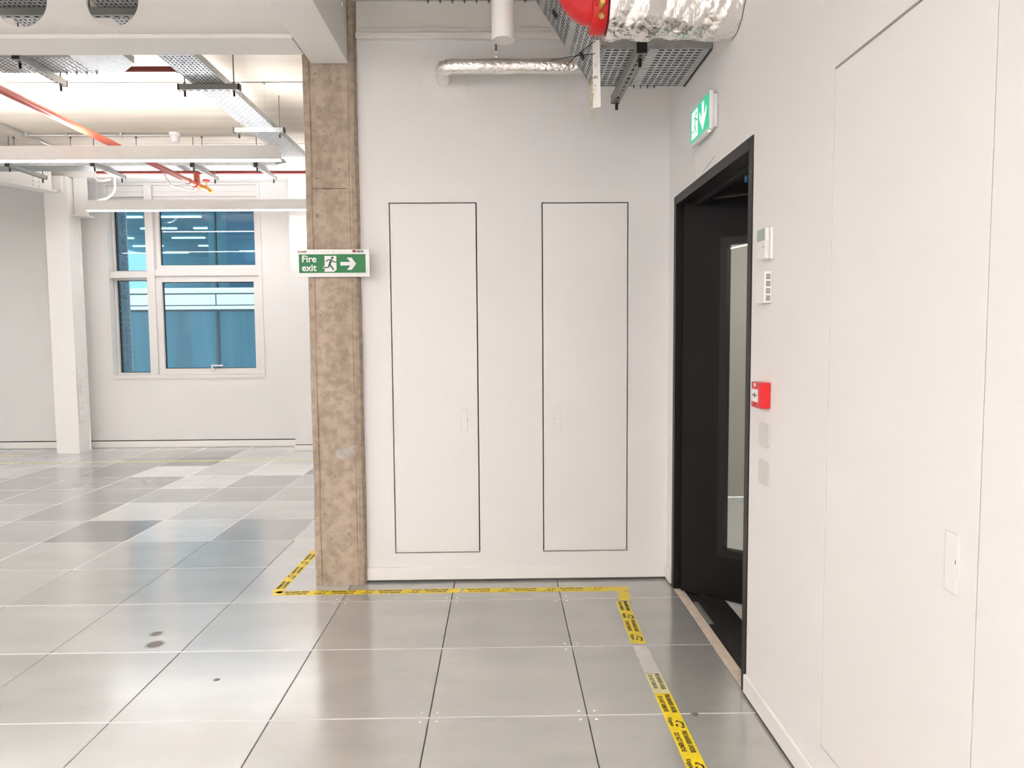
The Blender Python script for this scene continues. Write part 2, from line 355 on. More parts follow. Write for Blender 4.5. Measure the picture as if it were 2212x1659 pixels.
MB().lathe((XR-.0012, 1.497, .985), (-1, 0, 0), [(0, .010), (.001, .0095)], 20).build('lock_disc', M_door, fp)

# other walls of the office
mb = MB().box(-.955, -.83, 4.30, YF+.2, 0, HC); struct(mb.build('wall_inner', M_wallg), 'white office wall running behind the concrete column', 'wall')
WX0, WX1, WZ0, WZ1 = -5.13, -3.108, .912, 3.432
mb = holes(MB(), (0, YF, 0), (1, 0, 0), (0, 0, 1), (XL, XR+.2, 0, HC), [(WX0, WX1, WZ0, WZ1)], (0, .16, 0))
struct(mb.build('wall_far', M_wallg), 'pale grey office wall around the blue window', 'wall')
struct(MB().box(-2.61, -.96, 8.96, YF-.001, 0, HC).build('wall_nib', M_wallg), 'white boxed-out wall nib to the side of the window', 'wall')
struct(MB().box(XL-.12, XL, YR, YF+.2, 0, HC).build('wall_left', M_wallg), 'plain office side wall beyond the steel column', 'wall')
struct(MB().box(XL-.12, XR+.2, YR-.12, YR, 0, HC).build('wall_rear', M_wall), 'plain white rear wall of the office', 'wall')
# skirtings
def skirt(name, x0, x1, y0, y1, label, z0=.012, z1=.086):
    struct(MB().box(x0, x1, y0, y1, z0, z1).build(name, M_trim, loc=((x0+x1)/2, (y0+y1)/2, z0), bevel=.003), label, 'skirting board')
skirt('baseboard_back', XW0, XR-.014, YB-.014, YB-.0005, 'white skirting board below the two cupboard doors')
skirt('baseboard_right', XR-.014, XR-.0005, OY1+.004, YB-.002, 'short white skirting return beside the black door frame')
skirt('baseboard_right.001', XR-.014, XR-.0005, YR+.01, OY0-.004, 'long white skirting board below the call point and blank plates')
skirt('baseboard_far', XL+.01, -2.612, YF-.010, YF-.0005, 'pale skirting board along the foot of the window wall', .004, .088)
skirt('baseboard_nib', -2.622, -.97, 8.948, 8.9595, 'pale skirting board at the foot of the boxed-out nib', .012, .078)
MB_ = MB().box(XL+.01, -2.612, YF-.004, YF-.0005, .088, .100); struct(MB_.build('trim_1', M_dark), 'dark shadow gap above the skirting of the window wall', 'shadow gap')
MB_ = MB().box(-2.614, -.97, 8.9565, 8.9595, .079, .087); struct(MB_.build('trim_2', M_dark), 'dark shadow gap above the skirting of the boxed-out nib', 'shadow gap')
MB_ = MB().box(XW0+.0, XR-.002, YB-.010, YB-.001, 0, .0115); struct(MB_.build('trim_3', M_under), 'dark gap under the skirting of the cupboard wall', 'shadow gap')
MB_ = MB().box(XR-.010, XR-.001, YR, OY0-.004, 0, .0115); struct(MB_.build('trim_4', M_under), 'dark gap under the skirting of the door wall', 'shadow gap')

# ------------------------------------------------------------------ window
w = thing('window_1', ((WX0+WX1)/2, YF, WZ0), 'large white framed office window looking onto a blue glazed building', 'window', None, 'structure')
A = MB(); holes(A, (0, YF-.012, 0), (1, 0, 0), (0, 0, 1), (WX0, WX1, WZ0, WZ1), [(WX0+.045, WX1-.045, WZ0+.05, WZ1-.02)], (0, .182, 0)); A.build('casing', M_frame, w, bevel=.003)
ZT = 3.27
def fr(x0, x1, z0, z1, y0=YF+.03, y1=YF+.13, n='frame_bar'): return MB().box(x0, x1, y0, y1, z0, z1).build(n, M_frame, w, bevel=.003)
fr(-4.60, -4.50, WZ0+.05, WZ1-.02, YF-.006, YF+.14, 'mullion')
fr(WX0+.046, -4.601, 2.225, 2.300, YF+.01, YF+.12, 'transom'); fr(-4.499, WX1-.046, 2.245, 2.33, YF-.002, YF+.12, 'transom')
fr(WX0+.046, -4.601, ZT, ZT+.06, n='head_bar'); fr(-4.499, WX1-.046, ZT, ZT+.06, n='head_bar')
fr(WX0+.046, -4.601, ZT+.062, WZ1-.021, YF+.04, YF+.1, 'spandrel_panel'); fr(-4.499, WX1-.046, ZT+.062, WZ1-.021, YF+.04, YF+.1, 'spandrel_panel')
def sash(x0, x1, z0, z1, b, y=YF+.05, hb=None):
    A = MB(); holes(A, (0, y, 0), (1, 0, 0), (0, 0, 1), (x0, x1, z0, z1), [(x0+b, x1-b, z0+b, z1-b)], (0, .06, 0)); s_ = A.build('sash', M_frame, w, bevel=.003)
    A = MB(); holes(A, (0, y+.036, 0), (1, 0, 0), (0, 0, 1), (x0+b-.002, x1-b+.002, z0+b-.002, z1-b+.002), [(x0+b+.014, x1-b-.010, z0+b+.008, z1-b-.010)], (0, .008, 0)); A.build('gasket', M_gasket, s_)
    MB().box(x0+b-.001, x1-b+.001, y+.048, y+.054, z0+b-.001, z1-b+.001).build('pane', M_glass, s_)
    return s_
sash(WX0+.048, -4.602, WZ0+.052, 2.223, .022, YF+.115); sash(WX0+.048, -4.602, 2.302, ZT-.002, .022, YF+.115)
sash(-4.498, WX1-.047, 2.332, ZT-.002, .055); sl = sash(-4.498, WX1-.047, WZ0+.052, 2.243, .075, YF+.02)
hd = MB().box(-3.80, -3.765, YF-.004, YF+.02, 1.005, 1.045).build('window_handle', M_chrome, w, bevel=.004)
A = MB().box(-3.795, -3.772, YF-.035, YF-.004, 1.02, 1.038).box(-3.795, -3.775, YF-.05, YF-.03, 1.02, 1.085).box(-3.795, -3.64, YF-.05, YF-.033, 1.068, 1.088); A.build('lever', M_chrome, hd, bevel=.004)

# ------------------------------------------------------------------ outside: brick reveal and the office block across the street
br = struct(MB().box(-5.6, -5.055, YF+.178, YF+.44, -1, 4.2).build('wall_outer', M_mortar), 'dark brick reveal just outside the window', 'wall')
k = 0; z = .85
bm_ = {}
for k in range(36):
    for off, ln in (((0, .215),) if k % 2 == 0 else ((0, .10), (.112, .103))):
        y0 = YF+.182+off
        if ln not in bm_:
            o = MB().box(-.10, .012, 0, ln, 0, .062).build('brick', M_brick, bevel=.003); bm_[ln] = o.data; bpy.data.objects.remove(o)
        o = bpy.data.objects.new('brick', bm_[ln]); COL.objects.link(o); o.parent = br; o.location = (-5.055, y0, z)
    z += .074
YO = 18.0
ob = thing('office_building', (-8, YO, -6), 'blue glazed office building with a white spandrel band outside the window', 'building')
XA, XB = -15., -2.6
MB().box(XA, XB, YO-.05, YO+.4, 2.26, 2.52).build('spandrel_band', M_span, ob); MB().box(XA, XB, YO-.10, YO+.4, 2.55, 2.68).build('spandrel_cap', M_span, ob); MB().box(XA, XB, YO-.10, YO+.4, 2.15, 2.235).build('spandrel_foot', M_span, ob)
MB().box(XA, XB, YO, YO+.35, 2.1, 2.68).build('spandrel_core', M_facdark, ob)
for x in (-9.35, -7.10, -11.6, -4.9): MB().box(x-.012, x+.012, YO-.055, YO-.045, 2.26, 2.52).build('panel_joint', M_facdark, ob)
xs = [XA, -11.6, -9.35, -7.10, -4.85, XB]
for a, b in zip(xs[:-1], xs[1:]): MB().box(a+.03, b-.03, YO+.02, YO+.08, -6, 2.10).build('lower_glass_panel', M_facglass, ob)
for x in xs[1:-1]:
    MB().box(x-.03, x+.03, YO-.02, YO+.1, -6, 2.10).build('mullion', M_facdark, ob)
    MB().box(x-.02, x+.02, YO+.0, YO+.1, 2.69, 7.4).build('mullion', M_facdark, ob)
MB().box(XA, XB, YO+.1, YO+14, 2.4, 2.5).build('office_floor_slab', M_offwall, ob); MB().box(XA, XB, YO+.1, YO+14, 5.0, 5.2).build('office_ceiling', M_offwall, ob)
MB().box(XA, XB, YO+13.9, YO+14, 2.5, 5.0).build('office_back_wall', M_offwall, ob); MB().box(XA, XB, YO, YO+.3, 5.2, 7.6).build('upper_spandrel', M_facglass, ob)
MB().box(-8.15, -7.55, YO+2.2, YO+2.7, 2.5, 5.0).build('office_column', M_offcol, ob); MB().box(-7.4, -3, YO+1.6, YO+1.7, 2.5, 5.0).build('office_partition', M_facglass, ob)
G2 = glass('street_glass', (.62, .86, .95)); 
for a, b in zip(xs[:-1], xs[1:]): MB().box(a+.02, b-.02, YO+.03, YO+.05, 2.69, 5.2).build('upper_glass_panel', G2, ob)
for yy in (1.0, 3.2, 5.4, 7.6, 9.8, 12.):
    for x in (-13.4, -10.9, -9.2, -6.0): MB().box(x-.7, x+.45, YO+yy, YO+yy+.07, 4.95, 4.99).build('office_lamp', M_offlamp, ob)
for yy, zz, x in ((1.2, 3.15, -9.0), (1.3, 3.30, -7.0), (1.2, 2.95, -10.2), (1.4, 3.75, -6.4)): MB().box(x-.6, x+.75, YO+yy, YO+yy+.06, zz, zz+.02).build('office_lamp', M_offlamp, ob)

# ------------------------------------------------------------------ black doorway and the room beyond
t = thing('door_3', (XR, (OY0+OY1)/2, 0), 'open black door with a tall vision panel in a black frame', 'door', None, 'structure')
FT = .048
A = MB(); A.box(XR-.004, XR+.164, OY0+.001, OY0+FT, 0, OZ-.001); A.build('frame_jamb', M_blackf, t, bevel=.002)
A = MB(); A.box(XR-.004, XR+.164, OY1-FT, OY1-.001, 0, OZ-.001); A.build('frame_jamb', M_blackf, t, bevel=.002)
A = MB(); A.box(XR-.004, XR+.164, OY0+FT, OY1-FT, OZ-FT, OZ-.001); A.build('frame_head', M_blackf, t, bevel=.002)
A = MB(); A.box(XR+.075, XR+.10, OY0+FT, OY1-FT, OZ-FT-.022, OZ-FT).box(XR+.125, XR+.135, OY0+FT, OY1-FT, OZ-FT-.012, OZ-FT); A.build('door_stop', M_blackf, t)
A = MB(); A.box(XR+.1645, XR+.62, OY0+.001, OY1+.1, OZ-.040, OZ+.16); A.build('head_lining', M_blackf, t)
A = MB(); A.box(XR-.003, XR-.0005, OY0-.001, OY1+.006, OZ+.0005, OZ+.011); A.build('head_bead', M_whitep, t)
A = MB(); A.box(XR+.04, XR+.055, 3.90, 3.936, OZ-FT-.006, OZ-FT-.001); A.build('hinge_plate', M_chrome, t)
A = MB(); A.box(XR+.10, XR+.104, 3.12, 3.14, OZ-FT-.05, OZ-FT-.022); A.build('blue_tab', M_blue, t)
# leaf: hinge at far jamb, swung away from the lobby
hx, hy = XR+.028, 3.893; dv = Vector((.276, -.223, 0)).normalized(); nv = Vector((dv.y, -dv.x, 0))   # nv points to the lobby side
if nv.y > 0: nv = -nv
LW, LH = 1.06, 2.138
def LP(s, z, d=0): return Vector((hx, hy, 0))+dv*s+Vector((0, 0, z))+nv*d
def lbox(mb, s0, s1, z0, z1, d0, d1):
    mb.prism([LP(s0, z0, d0), LP(s1, z0, d0), LP(s1, z1, d0), LP(s0, z1, d0)], nv*(d1-d0)); return mb
A = MB(); holes(A, LP(0, .008), dv, (0, 0, 1), (0, LW, 0, LH), [(.228, .80, .255, 1.915)], -nv*.045); leaf = A.build('door_leaf', M_black, t, bevel=.002)
A = MB(); holes(A, LP(0, .008, .004), dv, (0, 0, 1), (.208, .82, .235, 1.935), [(.245, .783, .274, 1.897)], -nv*.053); A.build('vision_frame', M_blackf, leaf, bevel=.002)
lbox(MB(), .229, .799, .264, 1.922, -.024, -.018).build('vision_glass', M_glassd, leaf)
# room beyond
lobx = XR+.16
f2 = struct(MB().box(XR+.0, XO, 1.6, 6.2, -.06, -.03).build('floor_beyond', M_under), 'dark timber plank floor beyond the black doorway', 'floor')
MB().box(XR-.0, XR+.052, OY0+.001, OY1-.001, -.03, -.001).build('threshold_strip', M_thresh, f2, bevel=.002)
x = XR+.054; k = 0
while x < 1.19:
    x1 = min(x+.075, 1.20)
    for y0, y1 in ((1.62, 2.9-.25*(k % 2)), (2.9-.25*(k % 2)+.002, 6.18)): MB().box(x+.001, x1-.001, y0, y1, -.03, -.002).build('floor_plank', M_plank, f2)
    x = x1; k += 1
MB().box(1.202, XO, 1.62, 6.18, -.03, -.002).build('pale_floor_sheet', M_signw, f2)
MB().box(XR+.056, XR+.080, 3.44, 3.73, -.01, .003).build('floor_spring_cover', M_galv, f2, bevel=.002)
struct(MB().box(XO, XO+.1, 1.6, 6.2, 0, 2.7).build('wall_beyond_side', M_cream), 'cream wall seen through the vision panel of the black door', 'wall')
struct(MB().box(lobx, XO+.1, 6.2, 6.3, 0, 2.7).build('wall_beyond_end', M_cream), 'cream end wall of the room beyond the black doorway', 'wall')
struct(MB().box(lobx, XO+.1, 1.5, 1.6, 0, 2.7).build('wall_beyond_near', M_cream), 'cream near wall of the room beyond the black doorway', 'wall')
struct(MB().box(lobx, XO+.1, 1.5, 6.3, 2.7, 2.8).build('ceiling_beyond', M_cream), 'plain ceiling of the room beyond the black doorway', 'ceiling')
lm = thing('ceiling_strip_light', (2.6, 4.9, 2.69), 'slim strip light on the ceiling beyond the black door', 'light')
MB().box(1.9, 3.1, 4.86, 4.94, 2.66, 2.699).build('housing', M_alu, lm); MB().box(1.92, 3.08, 4.88, 4.92, 2.652, 2.659).build('diffuser', mat('beyond_lamp', (.9, .9, .9), emit=LAMP_COL, estr=40.), lm)

# ================================================================== CONCRETE COLUMN, STEEL
CX0, CX1, CYF, CYK = -1.089, -.798, 4.060, 4.36
cc = thing('concrete_column', ((CX0+CX1)/2, 4.2, 0), 'bare brown concrete column at the end of the cupboard wall', 'column')
ch = .022
pts = [(CX0+.012, CYF), (CX0+.035, CYF-.0), (CX0+.040, CYF+.006), (CX0+.046, CYF), (CX1-.046, CYF), (CX1-.040, CYF+.004), (CX1-.034, CYF+.002), (CX1-.012, CYF+.012), (CX1-.004, CYF+.028), (CX1-.007, CYF+.034), (CX1, CYF+.042), (CX1, CYK), (CX0, CYK), (CX0, CYF+.012)]
A = MB(); nz = 60; zs = [HC*i/nz for i in range(nz+1)]
ring = lambda z_, q: [(p[0]+.0016*math.sin(z_*7+i*1.7)+random.uniform(-.0009, .0009), p[1]+random.uniform(-.0009, .0009), z_) for i, p in enumerate(pts)]
n = len(pts); vs = []; fs = []
for q, z_ in enumerate(zs): vs += ring(z_, q)
for q in range(nz):
    for i in range(n): fs.append((q*n+i, q*n+(i+1) % n, (q+1)*n+(i+1) % n, (q+1)*n+i))
fs += [tuple(range(n-1, -1, -1)), tuple(range(nz*n, nz*n+n))]
A.add(vs, fs).build('shaft', M_conc, cc)
for zc, x0, x1 in ((2.262, -.99, -.945), (2.264, -1.05, -.86)):
    MB().box(x0, x1, CYF-.0012, CYF+.001, zc, zc+.0035).build('pour_line', mat('pour_line_dark', (.10, .075, .05), .9), cc)
MB().prism([(x, CYF-.001, z) for x, z in ((-.945, .745), (-.905, .735), (-.872, .765), (-.845, .775), (-.855, .80), (-.83, .815), (-.87, .818), (-.90, .80), (-.94, .795), (-.955, .77))], (0, .002, 0)).build('plaster_smear', mat('plaster_smear_grey', (.44, .41, .39), .8, var=.15, vscale=40), cc)

BZ = 2.946   # beam soffit
# beam across the office with round service openings
sb = thing('steel_beam', (-4.5, 3.83, BZ), 'white steel beam across the office with round service openings', 'beam')
bx0, bx1 = XL, -1.045
MB().box(bx0, bx1, 3.722, 3.938, BZ, BZ+.022).build('bottom_flange', M_steelw, sb, bevel=.002); MB().box(bx0, bx1, 3.722, 3.938, HC-.022, HC-.001).build('top_flange', M_steelw, sb)
A = MB(); hc = []; R = .134; zc = 3.178; cxs = [-1.990-.466*i for i in range(8)]
half = .233
for cx in cxs:      # one web bay per opening: square with a round hole
    n = 40; ou = []; inn = []
    for k in range(n):
        a = 2*PI*k/n; ca, sa = math.cos(a), math.sin(a)
        inn.append((cx+R*ca, zc+R*sa)); s_ = min(half/abs(ca) if abs(ca) > 1e-6 else 9, .20/abs(sa) if abs(sa) > 1e-6 else 9); ou.append((cx+s_*ca, zc+s_*sa))
    y0, y1 = 3.824, 3.836
    for k in range(n):
        k2 = (k+1) % n
        A.quad((ou[k][0], y0, ou[k][1]), (ou[k2][0], y0, ou[k2][1]), (inn[k2][0], y0, inn[k2][1]), (inn[k][0], y0, inn[k][1]))
        A.quad((ou[k][0], y1, ou[k][1]), (ou[k2][0], y1, ou[k2][1]), (inn[k2][0], y1, inn[k2][1]), (inn[k][0], y1, inn[k][1]))
        A.quad((inn[k][0], y0, inn[k][1]), (inn[k2][0], y0, inn[k2][1]), (inn[k2][0], y1, inn[k2][1]), (inn[k][0], y1, inn[k][1]))
xr_ = cxs[0]+half; xl_ = cxs[-1]-half
A.box(bx0, bx1, 3.824, 3.836, BZ+.022, zc-.20); A.box(bx0, bx1, 3.824, 3.836, zc+.20, HC-.022); A.box(xr_, bx1, 3.824, 3.836, zc-.20, zc+.20); A.box(bx0, xl_, 3.824, 3.836, zc-.20, zc+.20)
A.build('web', M_steelw, sb)
# beam running from behind the camera into the column
sb2 = thing('steel_beam', (-.934, 2, BZ), 'white steel beam running into the head of the concrete column', 'beam')
MB().box(-1.036, -.832, YR, 4.054, BZ-.004, BZ+.02).build('bottom_flange', M_steelw, sb2, bevel=.003); MB().box(-1.036, -.832, YR, 4.054, HC-.02, HC-.001).build('top_flange', M_steelw, sb2)
MB().box(-1.02, -.836, YR, 4.054, BZ+.02, HC-.02).build('casing', M_steelw, sb2)
for z_ in (3.10, 3.21, 3.32): MB().lathe((-.836, 3.95, z_), (1, 0, 0), [(0, .012), (.004, .011), (.006, .006)], 10).build('bolt', M_steelw, sb2)
# beam over the cupboard wall
sb3 = thing('steel_beam', (.1, YB-.03, 3.088), 'white steel beam along the top of the cupboard wall', 'beam')
MB().box(XW0+.005, XR-.002, YB-.040, YB-.001, 3.092, 3.120).build('bottom_flange', M_steelw, sb3, bevel=.004)
MB().box(XW0+.005, XR-.002, YB-.022, YB-.001, 3.121, 3.150).build('packer', M_steelw, sb3, bevel=.003)
MB().box(XW0+.005, XR-.002, YB-.008, YB-.001, 3.151, HC-.002).build('web', M_steelw, sb3)
# far eaves beam
sb4 = thing('steel_beam', (-5, 9.2, 3.435), 'white boxed steel beam along the head of the window wall', 'beam')
MB().box(XL+.01, -2.62, 9.06, YF-.014, 3.44, HC-.002).build('casing', M_steelw, sb4, bevel=.004)

# white H-section steel column with splice plates
wc = thing('steel_column', (-5.45, 9.08, 0), 'white painted steel column with bolted splice plates near the window', 'column')
WZ = 3.435
MB().box(-5.60, -5.315, 8.960, 8.978, 0, WZ).build('front_flange', M_colw, wc, bevel=.002); MB().box(-5.60, -5.315, 9.205, 9.223, 0, WZ).build('rear_flange', M_colw, wc, bevel=.002)
MB().box(-5.465, -5.445, 8.978, 9.205, 0, WZ).build('web', M_colw, wc)
MB().box(-5.36, -5.335, 8.979, 9.204, 0, WZ).build('side_plate', M_colw, wc)
sp_ = MB().box(-5.334, -5.322, 9.01, 9.165, .36, 1.08).build('splice_plate', M_colw, wc, bevel=.002)
for k in range(8):
    z_ = .415+k*.078+(.05 if k > 3 else 0)
    MB().lathe((-5.322, 9.05, z_), (1, 0, 0), [(0, .026), (.006, .026), (.006, .020), (.024, .018)], 6).build('bolt', M_colw, sp_)
    for x in (-5.56, -5.355): MB().lathe((x, 8.960, z_), (0, -1, 0), [(0, .011), (.006, .009)], 8).build('bolt', M_colw, wc)
# beam meeting the column from the near left
sb5 = thing('steel_beam', (-5.46, 8.9, 3.22), 'white steel beam framing into the steel column head', 'beam')
def rot(px, py, a): return (-5.45+px*math.cos(a)-py*math.sin(a), 8.955+px*math.sin(a)+py*math.cos(a))
def rbox(mb, x0, x1, y0, y1, z0, z1, a):
    P = [rot(x0, y0, a), rot(x1, y0, a), rot(x1, y1, a), rot(x0, y1, a)]; return mb.prism([(p[0], p[1], z0) for p in P], (0, 0, z1-z0))
ba = -.42
rbox(MB(), -.10, .10, -2.8, -.05, 3.222, 3.240, ba).build('bottom_flange', M_colw, sb5, bevel=.002); rbox(MB(), -.008, .008, -2.8, -.05, 3.24, 3.52, ba).build('web', M_colw, sb5); rbox(MB(), -.10, .10, -2.8, -.05, 3.52, 3.538, ba).build('top_flange', M_colw, sb5)
MB().box(-5.56, -5.36, 8.93, 8.958, 3.225, 3.43).build('end_plate', M_colw, sb5, bevel=.002)
for z_ in (3.27, 3.32, 3.37):
    for d in (-.27, -.20): q = rot(.010, d, ba); MB().lathe((q[0], q[1], z_), (math.cos(ba), math.sin(ba), 0), [(0, .014), (.012, .012)], 6).build('bolt', M_colw, sb5)
sb6 = thing('steel_beam', (-5.2, 9.1, 3.0), 'short white steel stub bracket behind the steel column', 'beam')
MB().box(-5.314, -5.13, 9.02, 9.20, 2.96, 2.975).build('bottom_flange', M_colw, sb6); MB().box(-5.314, -5.15, 9.10, 9.115, 2.975, 3.44).build('web', M_colw, sb6)

# ================================================================== SERVICES: LEFT OFFICE
def linear_light(x0, x1, y, label, zb=2.955, grp=None, dn=1., up=1.):
    t = thing('linear_light', ((x0+x1)/2, y, zb), label, 'light', grp)
    A = MB().box(x0, x1, y-.034, y-.030, zb, zb+.118).box(x0, x1, y+.030, y+.034, zb, zb+.118).box(x0, x0+.004, y-.03, y+.03, zb, zb+.118).box(x1-.004, x1, y-.03, y+.03, zb, zb+.118).box(x0, x1, y-.03, y+.03, zb+.05, zb+.055)
    A.build('housing', M_alu, t)
    MB().box(x0+.005, x1-.005, y-.0295, y+.0295, zb-.006, zb+.004).build('lower_diffuser', lampmat(LAMP_DOWN*dn), t)
    MB().box(x0+.005, x1-.005, y-.0295, y+.0295, zb+.110, zb+.117).build('upper_diffuser', lampmat(LAMP_UP*up), t)
    nn = max(2, round((x1-x0)/1.7)); xs_ = [x0+.12+(x1-x0-.24)*k/(nn-1) for k in range(nn)]
    for x in xs_:
        MB().tube([(x, y, zb+.118), (x, y, HC)], .0018, 6).build('suspension_wire', M_chrome, t); MB().lathe((x, y, zb+.117), (0, 0, 1), [(0, .012), (.02, .008), (.035, .003)], 10).build('wire_grip', M_chrome, t)
        MB().lathe((x, y, HC-.001), (0, 0, -1), [(0, .012), (.012, .012), (.02, .004)], 10).build('ceiling_anchor', M_chrome, t)
    return t
LG = 'suspended linear lights'
linear_light(-5.90, -1.88, 6.25, 'white linear light hanging nearer the round-holed beam', dn=.5, up=1.55)
l2 = linear_light(-4.90, -1.45, 8.65, 'white linear light hanging right before the window', dn=.38, up=.65)
MB().tube(smooth_path([(-4.78, 8.67, 3.44), (-4.80, 8.67, 3.36), (-4.74, 8.67, 3.31), (-4.62, 8.67, 3.33)]), .012, 8).build('flex_cable', M_cable, l2, smooth=True)
MB().tube(smooth_path([(-4.58, 8.67, 3.44), (-4.575, 8.67, 3.3), (-4.58, 8.665, 3.2), (-4.64, 8.655, 3.12), (-4.76, 8.65, 3.073)]), .013, 8).build('flex_cable', M_cable, l2, smooth=True)
for y in (1.45, -.95, -3.35): linear_light(-5.90, -1.88, y, 'white linear light over the open office floor behind the beam', grp=LG, dn=.8, up=1.2)
linear_light(-.72, .78, -.95, 'added unseen linear light over the lobby, brightening its walls', dn=2.8, up=5.0)  # lamp added out of view to brighten the door and cupboard walls
linear_light(-.72, .78, -3.35, 'added unseen linear light over the lobby close to the rear wall', dn=2.8, up=5.0)  # second added lamp, unseen, lifting the lobby walls and soffit
for y in (6.25, 1.45, -.95, -3.35): linear_light(-9.3, -6.3, y, 'white linear light by the plain side wall', grp='linear lights by the side wall', dn=.8, up=.3)

def tray(name, axis, a0, a1, b0, b1, z, label, pl=.036, pw=.0272, mode=1, grp=None, extra=None):
    # axis 'x' or 'y'; runs a0..a1 along axis, b0..b1 across
    P = (lambda a, b, zz: (a, b, zz)) if axis == 'x' else (lambda a, b, zz: (b, a, zz))
    t = thing(name, P((a0+a1)/2, (b0+b1)/2, z), label, 'cable tray', grp)
    nu = max(1, round((a1-a0)/pl)); nv = max(1, round((b1-b0)/pw)); o = Vector(P(a0, b0, z))
    A = MB().perf(o, Vector(P(a1, b0, z))-o, Vector(P(a0, b1, z))-o, nu, nv, .70, .42, mode); A.build('tray_base', M_galv, t, solid=.0014)
    for b in (b0, b1):
        s = 1 if b == b0 else -1
        A = MB().quad(P(a0, b, z), P(a1, b, z), P(a1, b, z+.05), P(a0, b, z+.05)).quad(P(a0, b, z+.05), P(a1, b, z+.05), P(a1, b+s*.012, z+.05), P(a0, b+s*.012, z+.05)); A.build('side_rail', M_galv, t, solid=.0014)
    return t
ZT1 = 3.318
def strut(p0, p1, label, rods=True, top=HC, h=.041, grp=None, drop=.035, caps=True):
    p0, p1 = Vector(p0), Vector(p1); d = (p1-p0).normalized(); s = Vector((-d.y, d.x, 0)); L = (p1-p0).length
    t = thing('strut_hanger', p0, label, 'hanger', grp)
    wv = s*.041; A = MB(); a = p0-wv/2
    n = max(3, round(L/.055)); A.perf(a, d*L, wv, n, 1, .5, .34, 0)
    for q in (a, a+wv): A.quad(q, q+d*L, q+d*L+Vector((0, 0, h)), q+Vector((0, 0, h)))
    A.build('channel', M_galvd, t, solid=.0025)
    for e in (p0, p1):
        if caps: MB().prism([e-wv*.55-Vector((0, 0, .002)), e+wv*.55-Vector((0, 0, .002)), e+wv*.55+Vector((0, 0, h+.002)), e-wv*.55+Vector((0, 0, h+.002))], d*(.012 if e is p1 else -.012)).build('end_cap', M_blackcap, t)
    if rods:
        for e, k in ((p0, 1), (p1, -1)):
            q = e+d*k*.035; rd = MB().tube([q-Vector((0, 0, drop)), Vector((q.x, q.y, top))], .0048, 8).build('threaded_rod', M_rod, t)
            MB().tube([q-Vector((0, 0, drop+.012)), q-Vector((0, 0, .014))], .0085, 8).build('rod_cap', M_blackcap, rd)
            MB().lathe(q-Vector((0, 0, .012)), (0, 0, 1), [(0, .011), (.01, .011)], 6).build('nut', M_rod, rd); MB().lathe(q+Vector((0, 0, h)), (0, 0, 1), [(0, .017), (.002, .017), (.002, .011), (.012, .011)], 6).build('nut', M_rod, rd)
    return t
def cables(axis, a0, a1, b0, b1, z, n, label, col=None, path=None):
    P = (lambda a, b, zz: (a, b, zz)) if axis == 'x' else (lambda a, b, zz: (b, a, zz))
    t = thing('cable_run', P((a0+a1)/2, (b0+b1)/2, z), label, 'cables'); rad = (b1-b0-.03)/n/2
    for k in range(n):
        b = b0+.015+rad*(2*k+1); r_ = rad*.97
        pts = [P(a0, b, z+r_+.002), P(a1, b, z+r_+.002)] if path is None else [(p[0], b, p[1]) for p in path(r_+.003)]
        MB().tube(pts, r_, 8).build('cable', M_cabledark, t, smooth=True)
    return t
M_cabledark = mat('dark_cable_sheath', (.035, .035, .034), .5)
# long tray towards the window
t4 = tray('cable_tray', 'y', 2.0, 7.62, -2.275, -2.030, ZT1, 'long perforated cable tray running from the round-holed beam to the window end', mode=3)
# tray pair along X on the left with its 90 degree corner
t3 = tray('cable_tray', 'x', -7.0, -2.86, 4.945, 5.225, ZT1, 'perforated cable tray passing along behind the round-holed beam', mode=3)
cp_ = MB().prism([(-2.86, 5.225, ZT1), (-2.66, 5.225, ZT1), (-2.50, 5.06, ZT1), (-2.50, 4.76, ZT1), (-2.86, 4.76, ZT1)], (0, 0, .0015)).build('corner_plate', M_galv, t3)
MB().quad((-2.66, 5.225, ZT1), (-2.50, 5.06, ZT1), (-2.50, 5.06, ZT1+.05), (-2.66, 5.225, ZT1+.05)).quad((-2.50, 5.06, ZT1), (-2.50, 4.76, ZT1), (-2.50, 4.76, ZT1+.05), (-2.50, 5.06, ZT1+.05)).quad((-2.86, 5.225, ZT1), (-2.66, 5.225, ZT1), (-2.66, 5.225, ZT1+.05), (-2.86, 5.225, ZT1+.05)).build('corner_rail', M_galv, t3, solid=.0014)
for x in (-3.05, -2.98, -2.91, -2.84): MB().lathe((x, 5.21, ZT1), (0, 0, -1), [(0, .008), (.006, .008), (.006, .004), (.02, .004)], 8).build('bolt', M_rod, t3)
t6 = tray('cable_tray', 'y', 2.0, 4.755, -2.86, -2.50, ZT1, 'wide perforated cable tray seen through the round openings of the beam', mode=3)
# far tray along the window wall with corner fitting
t5 = tray('cable_tray', 'x', -7.5, -2.45, 7.96, 8.215, ZT1, 'perforated cable tray running along the window wall', mode=3)
MB().prism([(-2.45, 7.96, ZT1), (-2.45, 8.215, ZT1), (-1.3, 8.215, ZT1), (-1.3, 7.96, ZT1), (-2.00, 7.86, ZT1), (-2.03, 7.625, ZT1), (-2.275, 7.625, ZT1), (-2.30, 7.86, ZT1)], (0, 0, .0015)).build('corner_plate', M_galv, t5)
MB().quad((-2.45, 7.96, ZT1), (-2.30, 7.86, ZT1), (-2.30, 7.86, ZT1+.05), (-2.45, 7.96, ZT1+.05)).quad((-2.30, 7.86, ZT1), (-2.275, 7.625, ZT1), (-2.275, 7.625, ZT1+.05), (-2.30, 7.86, ZT1+.05)).build('corner_rail', M_galv, t5, solid=.0014)
SZ = ZT1-.043
cables('y', 2.1, 7.6, -2.275, -2.030, ZT1, 9, 'dark cables lying in the long tray to the window end')
